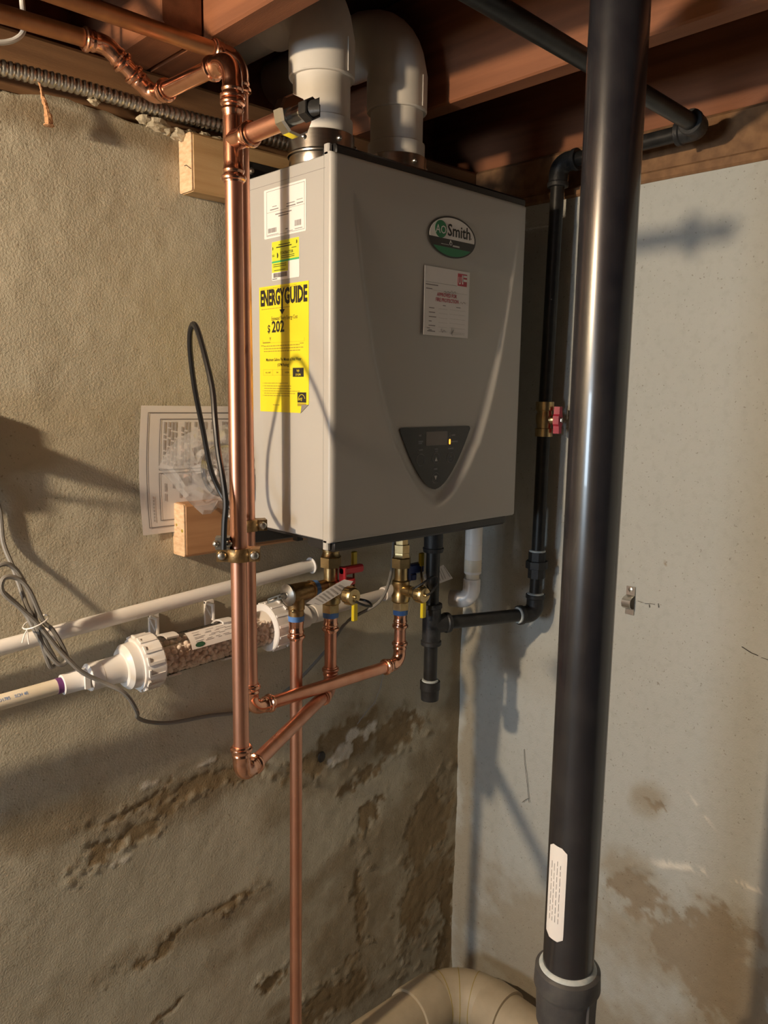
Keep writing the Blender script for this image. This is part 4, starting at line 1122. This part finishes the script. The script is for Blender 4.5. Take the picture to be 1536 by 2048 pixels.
# label wrapped on the tube
def cyl_patch(c_fn, x0, x1, a0, a1, r, nu_=6, nv_=10):
    mb = MB()
    def fn(i, j):
        c = c_fn(x0+(x1-x0)*i); a = math.radians(a0+(a1-a0)*j)
        return c + V((0, -math.sin(a), math.cos(a)))*r
    mb.grid(nu_, nv_, fn); return mb
lab = cyl_patch(npnt, -.776, -.650, 12, 74, .0323).build('tube_label', 'label_white', ne)
def cp_rect(x0, x1, a0, a1, r, mb):
    g = cyl_patch(npnt, x0, x1, a0, a1, r, 1, 2); mb.add(g.v, g.f)
mb = MB()
for a in (22, 30, 33, 40, 44, 52, 56):
    x = -.766
    while x < -.66:
        w = RND.uniform(.006, .02); cp_rect(x, min(x+w, -.655), a, a+1.5, .0326, mb); x += w+.004+RND.random()*.01
mb.build('fine_print', 'ink_grey', lab, smooth=False)
mb = MB()
vs = [npnt(-.760+.009*math.cos(2*math.pi*i/20)) + V((0, -math.sin(math.radians(64+7*math.sin(2*math.pi*i/20))), math.cos(math.radians(64+7*math.sin(2*math.pi*i/20)))))*.0327 for i in range(20)]
mb.add(vs, [tuple(range(20))]); mb.build('label_oval', 'oval_green', lab, smooth=False)
# clips holding the tube to the wall
for x in (-.800, -.694):
    mb = MB(); c = npnt(x)
    arc = [c+V((0, -.0345*math.sin(math.radians(a)), .0345*math.cos(math.radians(a)))) for a in range(-60, 21, 8)]
    for p_, q_ in zip(arc[:-1], arc[1:]):
        dd_ = (q_-p_); nn = V((0, (p_-c).y, (p_-c).z)).normalized()
        mb.obox((p_+q_)/2, (1, 0, 0), dd_, nn, (.011, dd_.length/2+.0005, .0016))
    mb.bbox((x-.009, -.006, c.z+.006), (x+.009, .0, c.z+.058), .001)
    mb.bbox((x-.009, -.026, c.z+.052), (x-.004, .0, c.z+.058), .0012)
    mb.bbox((x-.009, -.030, c.z+.028), (x-.004, -.024, c.z+.058), .0012)
    mb.obox((x-.0065, -.016, c.z+.042), (1, 0, 0), (0, 1, .9), (0, -.9, 1), (.0025, .014, .0022))
    mb.build('wall_clip', 'white_pvc', ne); mb = MB()
    lo = [c+V((0, -.0345*math.sin(math.radians(a)), .0345*math.cos(math.radians(a)))) for a in range(150, 190, 8)]
    for p_, q_ in zip(lo[:-1], lo[1:]):
        dd_ = (q_-p_); nn = V((0, (p_-c).y, (p_-c).z)).normalized()
        mb.obox((p_+q_)/2, (1, 0, 0), dd_, nn, (.011, dd_.length/2+.0005, .0014))
    mb.build('clip_tongue', 'white_pvc', ne)

# upper PVC drain pipe with open hub end
up0, up1 = V((-2.3, -.030, 1.198)), V((-.475, -.030, 1.3275))
ud = (up1-up0).normalized()
pv = thing('pvc_pipe', tuple(up1), 'white plastic pipe sloping along the wall above the neutralizer, ending in an open hub', 'pipe')
pipe(pv, up0, up1-ud*.005, .0118, 'white_pvc')
MB().lathe(up1-ud*.012, ud, [(0, .0118), (0, .0155), (.001, .0160), (.006, .0160), (.006, .0120), (.001, .0118)], 28).build('hub_end', 'white_pvc', pv)

# PVC drop from the heater
dp = thing('pvc_drain_elbow', (-.210, -.20, 1.24), 'white plastic drain stub with elbow hanging below the water heater beside the gas pipe', 'pipe')
DX, DY = -.209, -.20
MB().lathe((DX, DY, 1.300), (0, 0, 1), [(0, .0134), (0, .0165), (.001, .0172), (.060, .0172), (.0602, .0168), (.0606, .0172), (.118, .0172)], 28).build('coupling', 'white_pvc', dp)
MB().lathe((DX, DY, 1.305), (0, 0, 1), [(0, .0172), (0, .01735), (.024, .01735), (.024, .0172)], 28).build('stained_band', 'old_pvc', dp)
pipe(dp, (DX, DY, 1.262), (DX, DY, 1.31), .0134, 'old_pvc', name='nipple')
elbow(dp, (DX-.003, DY, 1.246), (.03, 0, 1), (-.42, .9, -.02), .0134, .022, 'hub', 'white_pvc', 28)

# ---------------------------------------------------------------- paper, bag, coil
def wave(u, v): return -.004-.0035*math.sin(u*2.2+.4)*math.sin(v*2.6) - .003*max(0, .2-u)*(1-v)*4
PO = V((-.8155, 0, 1.4195)); PU = V((.240, 0, -.002)); PV = V((.0045, 0, .2105))
def ps(u, v, w=0.0):
    p = PO+PU*u+PV*v
    bend = -.006*math.sin(math.pi*v)*(1-u)
    return V((p.x+bend, wave(u, v)-w, p.z))
mn = thing('instruction_sheet', tuple(PO+PU*.5), 'white printed instruction sheet stuck to the wall behind the copper pipes', 'paper')
MB().grid(16, 16, lambda u, v: ps(u, v)).build('sheet', 'paper', mn)
def psr(mb, u0, v0, u1, v1):
    n = max(1, int(abs(v1-v0)*12)); m_ = max(1, int(abs(u1-u0)*12))
    mb.grid(m_, n, lambda i, j: ps(u0+(u1-u0)*i, v0+(v1-v0)*j, .0007))
mb = MB()
def frame_r(u0, v0, u1, v1, w):
    psr(mb, u0, v0, u1, v0+w); psr(mb, u0, v1-w, u1, v1); psr(mb, u0, v0, u0+w*.9, v1); psr(mb, u1-w*.9, v0, u1, v1)
frame_r(.05, .05, .98, .95, .007); frame_r(.14, .50, .74, .90, .006); frame_r(.14, .10, .74, .48, .006)
mb.build('border', 'ink_grey', mn, smooth=False)
mb = MB()
for cu in (.17, .20, .225, .25, .30, .325, .35, .40, .43, .455, .48, .53, .555, .58, .62, .645, .67, .70):
    v = .875
    while v > .54:
        l_ = RND.uniform(.02, .09)
        if RND.random() > .12: psr(mb, cu, max(v-l_, .53), cu+.012, v)
        v -= l_+.012
for cu in (.18, .24, .29, .36, .45, .52, .60, .66):
    v = .46
    while v > .30:
        l_ = RND.uniform(.02, .08)
        if RND.random() > .3: psr(mb, cu, max(v-l_, .14), cu+.010, v)
        v -= l_+.015
v = .30
while v > .10: psr(mb, .09, v-.02, .10, v); v -= .026
mb.build('text_lines', 'ink_light', mn, smooth=False)

bag_out = [(-.811, 1.534), (-.797, 1.556), (-.779, 1.577), (-.757, 1.587), (-.743, 1.593), (-.715, 1.592), (-.685, 1.600), (-.655, 1.590), (-.648, 1.55), (-.650, 1.50),
           (-.655, 1.440), (-.680, 1.442), (-.690, 1.455), (-.704, 1.461), (-.718, 1.452), (-.733, 1.452), (-.748, 1.466), (-.765, 1.482), (-.777, 1.496), (-.793, 1.515)]
bc = V((-.722, -.054, 1.530))
mb = MB(); rnd = random.Random(5); rings = 9; nb = len(bag_out)
for side in (-1, 1):
    vs = []; fs = []
    for k in range(rings+1):
        f = k/rings
        for (x, z) in bag_out:
            px = bc.x+(x-bc.x)*f; pz = bc.z+(z-bc.z)*f
            d_ = (1-f*f)*(.024 if side < 0 else .010)
            jit = (rnd.random()-.5)*.017*(1 if 0 < k < rings else .2)
            vs.append((px+(rnd.random()-.5)*.006*(k < rings), bc.y+side*d_+jit*.7 - (.012*f if side < 0 else .0)*0, pz+(rnd.random()-.5)*.006*(k < rings)))
    for k in range(rings):
        for i in range(nb):
            j = (i+1) % nb; fs.append((k*nb+i, k*nb+j, k*nb+nb+j, k*nb+nb+i))
    mb.add(vs, fs)
bag = mb.build('plastic_bag', 'bag_film', None, smooth=True, angle=24, origin=(-.72, -.05, 1.44))
tag(bag, 'crumpled clear plastic bag resting on the lower pine board', 'bag')
cl = thing('cable_coil', (-.690, -.054, 1.48), 'coiled grey cable with two brown leads inside the plastic bag', 'cable')
mb = MB(); rn = []
for k in range(3):
    rn += [(-.690+(.037+.0012*k)*math.cos(a), -.054+.003*k+.002*math.sin(3*a), 1.523+(.041+.001*k)*math.sin(a)) for a in [2*math.pi*i/28 for i in range(28)]]
mb.sweep(rn, .0021, 8); mb.build('loop', 'cable_grey', cl)
for pts in ([(-.722, -.058, 1.528), (-.715, -.059, 1.515), (-.706, -.060, 1.503), (-.698, -.059, 1.497)], [(-.712, -.058, 1.533), (-.706, -.059, 1.524), (-.699, -.060, 1.517), (-.696, -.059, 1.508)]):
    MB().sweep(catmull(pts, 4), .0013, 6).build('lead', 'ink_brown', cl)

# ---------------------------------------------------------------- grey power cord
c1 = [(-1.092, -.066, 1.600), (-1.096, -.074, 1.597), (-1.106, -.066, 1.583), (-1.112, -.036, 1.560), (-1.090, -.008, 1.540), (-1.056, -.006, 1.520), (-1.0350, -.006, 1.4888), (-1.0320, -.008, 1.435), (-1.0255, -.024, 1.3985), (-1.0177, -.05, 1.3443), (-1.0087, -.052, 1.3252), (-.9943, -.053, 1.2847), (-.9834, -.053, 1.2576), (-.9921, -.058, 1.2513),
      (-1.0008, -.063, 1.2736), (-1.0106, -.064, 1.3167), (-1.0175, -.065, 1.3584), (-1.0288, -.060, 1.3954), (-1.0446, -.060, 1.4134), (-1.0612, -.060, 1.4088), (-1.0640, -.055, 1.3889), (-1.0469, -.050, 1.3692),
      (-1.0246, -.052, 1.3415), (-1.0152, -.060, 1.3176), (-1.0021, -.070, 1.2822), (-.9872, -.075, 1.2593), (-.9757, -.075, 1.2614), (-.9785, -.076, 1.2787), (-.9917, -.072, 1.3103), (-1.0042, -.069, 1.3272),
      (-1.020, -.070, 1.372), (-1.034, -.067, 1.392), (-1.052, -.067, 1.396), (-1.056, -.068, 1.378), (-1.035, -.068, 1.352), (-1.011, -.071, 1.322),
      (-.9908, -.076, 1.2878), (-.9753, -.081, 1.2651), (-.957, -.085, 1.2421), (-.9298, -.090, 1.2219), (-.9009, -.102, 1.2000), (-.876, -.088, 1.160), (-.852, -.040, 1.128), (-.8183, -.012, 1.1014),
      (-.7742, -.008, 1.0861), (-.6991, -.007, 1.0769), (-.6358, -.007, 1.0657), (-.5812, -.009, 1.064), (-.5357, -.010, 1.0796), (-.4892, -.012, 1.1044), (-.4298, -.016, 1.1489), (-.385, -.022, 1.1953),
      (-.352, -.078, 1.240), (-.325, -.082, 1.2877), (-.3149, -.080, 1.3463), (-.314, -.080, 1.425)]
pc = thing('power_cord', (-.99, -.06, 1.06), 'grey power cord bundled in loops and drooping along the wall below the neutralizer', 'cord')
MB().sweep(catmull(c1, 5), .0034, 8).build('cable', 'cord_grey', pc)
mb = MB()
tc_ = V((-1.0110, -.0605, 1.3240)); td = V((.35, 0, -.93)).normalized(); tu = td.cross(V((0, 1, 0))).normalized()
mb.sweep([tc_+tu*.0185*math.cos(a)+V((0, 1, 0))*.0165*math.sin(a) for a in [2*math.pi*i/20 for i in range(21)]], .0011, 6)
mb.sweep([tc_+tu*-.017+V((0, -.010, 0)), tc_+tu*-.022+V((0, -.012, -.004)), tc_+tu*-.026+V((0, -.012, -.014))], .0010, 6)
mb.sweep([tc_+tu*-.017+V((0, -.010, 0)), tc_+tu*-.018+V((0, -.014, -.010)), tc_+tu*-.017+V((0, -.014, -.020))], .0010, 6)
mb.build('twist_tie', 'white_pvc', pc)
# outlet box the cord hangs from, just left of the view
ob_ = thing('outlet_box', (-1.117, -.015, 1.528), 'grey metal outlet box on the wall with the power cord plugged in', 'outlet')
MB().bbox((-1.152, -.033, 1.528), (-1.082, .0, 1.638), .004).build('box', 'zinc', ob_)
MB().lathe((-1.092, -.033, 1.600), (0, -1, 0), [(0, .016), (.003, .0165), (.018, .013), (.033, .0065), (.034, .0036)], 16).build('plug', 'rubber', ob_)

# ---------------------------------------------------------------- flexible conduit, strand, cable
mb = MB(); pts = []; rad = []
x = -2.2; k = 0
while x < -.45:
    zz_ = 2.0805+.003*math.sin(x*7.0)+.0015*math.sin(x*19)
    pts.append((x, -.0135-.002*math.sin(x*11), zz_)); rad.append((.0088, .0108, .0114, .0108)[k % 4])
    x += .0023; k += 1
mb.sweep(pts, rad, 12); tag(mb.build('flexible_conduit', 'zinc', angle=70), 'ribbed metal flexible conduit lying along the top of the left wall', 'conduit')
mb = MB(); pts = catmull([(-.9555, -.020, 2.074), (-.953, -.022, 2.064), (-.9505, -.021, 2.054), (-.948, -.022, 2.045), (-.9455, -.022, 2.034), (-.944, -.022, 2.023), (-.944, -.022, 2.016)], 5)
rad = [.0009+.0062*(i/len(pts))**1.3*(0.8+.5*random.random()) for i in range(len(pts))]; rad[-1] = .0015
mb.sweep(pts, rad, 7); mb.v = [(a+(random.random()-.5)*.0012, b2+(random.random()-.5)*.0012, c) for a, b2, c in mb.v]
tag(mb.build('dust_strand', 'debris', angle=15), 'brown clump of dust and web dangling below the conduit', 'debris')
mb = MB(); mb.sweep(catmull([(-.985, -.055, 2.345), (-.9843, -.055, 2.22), (-.9846, -.055, 2.155), (-.9836, -.055, 2.137), (-.9838, -.055, 2.122), (-.9881, -.055, 2.1116), (-.9993, -.055, 2.1015), (-1.0151, -.055, 2.0945), (-1.0273, -.055, 2.0935), (-1.05, -.055, 2.10), (-1.08, -.055, 2.13), (-1.09, -.055, 2.345)], 6), .0034, 10)
tag(mb.build('hanging_cable', 'cable_white'), 'pale cable looping down from the joists at the upper left edge', 'cable')

# ---------------------------------------------------------------- strap on the right wall
st = thing('pipe_strap', (-.003, -.434, 1.228), 'empty metal pipe strap screwed to the right wall', 'bracket')
SW = Plane((-.003, -.4340, 1.2575), (0, -1, 0), (0, 0, 1), (-1, 0, 0))
prof = [(.029, 0), (.012, 0), (.010, .003), (.0085, .010), (.004, .0165), (-.003, .0175), (-.010, .0155), (-.0145, .009), (-.0155, .002), (-.017, 0), (-.028, 0)]
mb = MB(); vs = []; fs = []
for (v, w) in prof:
    for u, dw in ((-.009, 0), (.009, 0), (.009, .0015), (-.009, .0015)): vs.append(SW.p(u, v-.002, w+dw))
for i in range(len(prof)-1):
    for k in range(4): fs.append((i*4+k, i*4+(k+1) % 4, i*4+4+(k+1) % 4, i*4+4+k))
fs += [(0, 1, 2, 3), tuple(len(vs)-4+q for q in (3, 2, 1, 0))]
mb.add(vs, fs); mb.build('strap', 'zinc', st)
MB().lathe(SW.p(0, .0205, .0015), (-1, 0, 0), [(0, .0045), (.001, .0045), (.002, .002)], 10).build('screw', 'zinc', st)

# ---------------------------------------------------------------- black column
KX, KY, KR = -.520, -.6535, .0350
co = thing('steel_column', (KX, KY, 0), 'tall glossy black steel pipe column in the foreground with a white sticker', 'column')
mb = MB(); mb.sweep([(KX, KY, z) for z in (.80, 1.0, 1.3, 1.6, 1.9, 2.147)], KR, 64); mb.build('shaft', 'black_paint', co)
MB().lathe((KX, KY, .862), (0, 0, -1), [(0, KR), (.0, .041), (.003, .0450), (.028, .0462), (.032, .0440), (.036, .0425), (.085, .0405), (.092, .036), (.10, .036)], 48).build('coupling', 'grey_iron', co)
mb = MB(); mb.lathe((KX, KY, .861), (0, 0, 1), [(0, .0405), (.002, .0395), (.005, .0372), (.006, KR)], 48); mb.build('sealant_ring', 'dope', co)
MB().box((KX-.012, KY-.044, .785), (KX+.006, KY-.030, .838)).build('lug', 'grey_iron', co)
mb = MB(); mb.sweep([(KX, KY, .02), (KX, KY, .78)], .0355, 40); mb.build('lower_pipe', 'black_paint', co)
MB().lathe((KX, KY, 0), (0, 0, 1), [(0, .09), (.008, .09), (.010, .085), (.010, .036)], 4, twist=.78).build('base_plate', 'grey_iron', co, angle=20)
mb = MB()
def stk(i, j):
    a = math.radians(148+50*i); z = .918+.138*j
    ins = 0.0
    return V((KX+(KR+.0006)*math.cos(a), KY+(KR+.0006)*math.sin(a), z))
nu_, nv_ = 10, 24; vs = []; fs = []
for j in range(nv_+1):
    for i in range(nu_+1):
        uu_, vv_ = i/nu_, j/nv_
        hgt = .138; wdt = .0305; rr_ = .008
        dv = min(vv_, 1-vv_)*hgt; ins = (rr_-math.sqrt(max(0, rr_*rr_-(rr_-min(dv, rr_))**2)))/wdt if dv < rr_ else 0
        vs.append(stk(ins+(1-2*ins)*uu_, vv_))
    
for j in range(nv_):
    for i in range(nu_): a = j*(nu_+1)+i; fs.append((a, a+1, a+nu_+2, a+nu_+1))
mb.add(vs, fs); sk = mb.build('sticker', 'label_white', co)
mb = MB()
for i in range(4):
    a = math.radians(160+8*i); z = .945
    while z < 1.03:
        l_ = RND.uniform(.004, .012); r_ = KR+.0009
        mb.sweep([(KX+r_*math.cos(a), KY+r_*math.sin(a), z), (KX+r_*math.cos(a), KY+r_*math.sin(a), z+l_)], .0003, 4); z += l_+.003
mb.build('sticker_print', 'ink_grey', sk)

# ---------------------------------------------------------------- cream waste pipe in the corner
wr = .055
wp = thing('waste_pipe', (-.125, -.125, .20), 'cream coloured waste pipe with elbow in the corner near the floor', 'pipe')
WC = V((-.108, -.108, .275))
pipe(wp, (-1.6, WC.y, WC.z+.06), (WC.x-.10, WC.y, WC.z), wr, 'cream_pipe', 40)
MB().lathe((WC.x-.10, WC.y, WC.z), (-1, 0, .04), [(-.02, wr+.006), (.055, wr+.007), (.060, wr+.006), (.061, wr)], 40).build('hub', 'cream_pipe', wp)
mb = MB(); arc = []
for i in range(13):
    a = math.radians(90*i/12); arc.append((WC.x-.10+.10*math.sin(a), WC.y-.10+.10*math.cos(a), WC.z))
mb.sweep(arc, wr+.003, 40); mb.build('elbow', 'cream_pipe', wp)
for i in (3, 6, 9):
    c = V(arc[i]); d_ = (V(arc[i+1])-V(arc[i-1])).normalized()
    MB().lathe(c-d_*.0006, d_, [(0, wr), (0, wr+.0034), (.0012, wr+.0034), (.0012, wr)], 40).build('seam', 'ink_brown', wp)
MB().lathe((WC.x, WC.y-.10, WC.z), (0, -1, 0), [(-.01, wr+.003), (.0, wr+.006), (.05, wr+.006), (.051, wr)], 40).build('hub', 'cream_pipe', wp)
pipe(wp, (WC.x, WC.y-.10, WC.z), (WC.x, -1.6, WC.z-.02), wr, 'cream_pipe', 40)
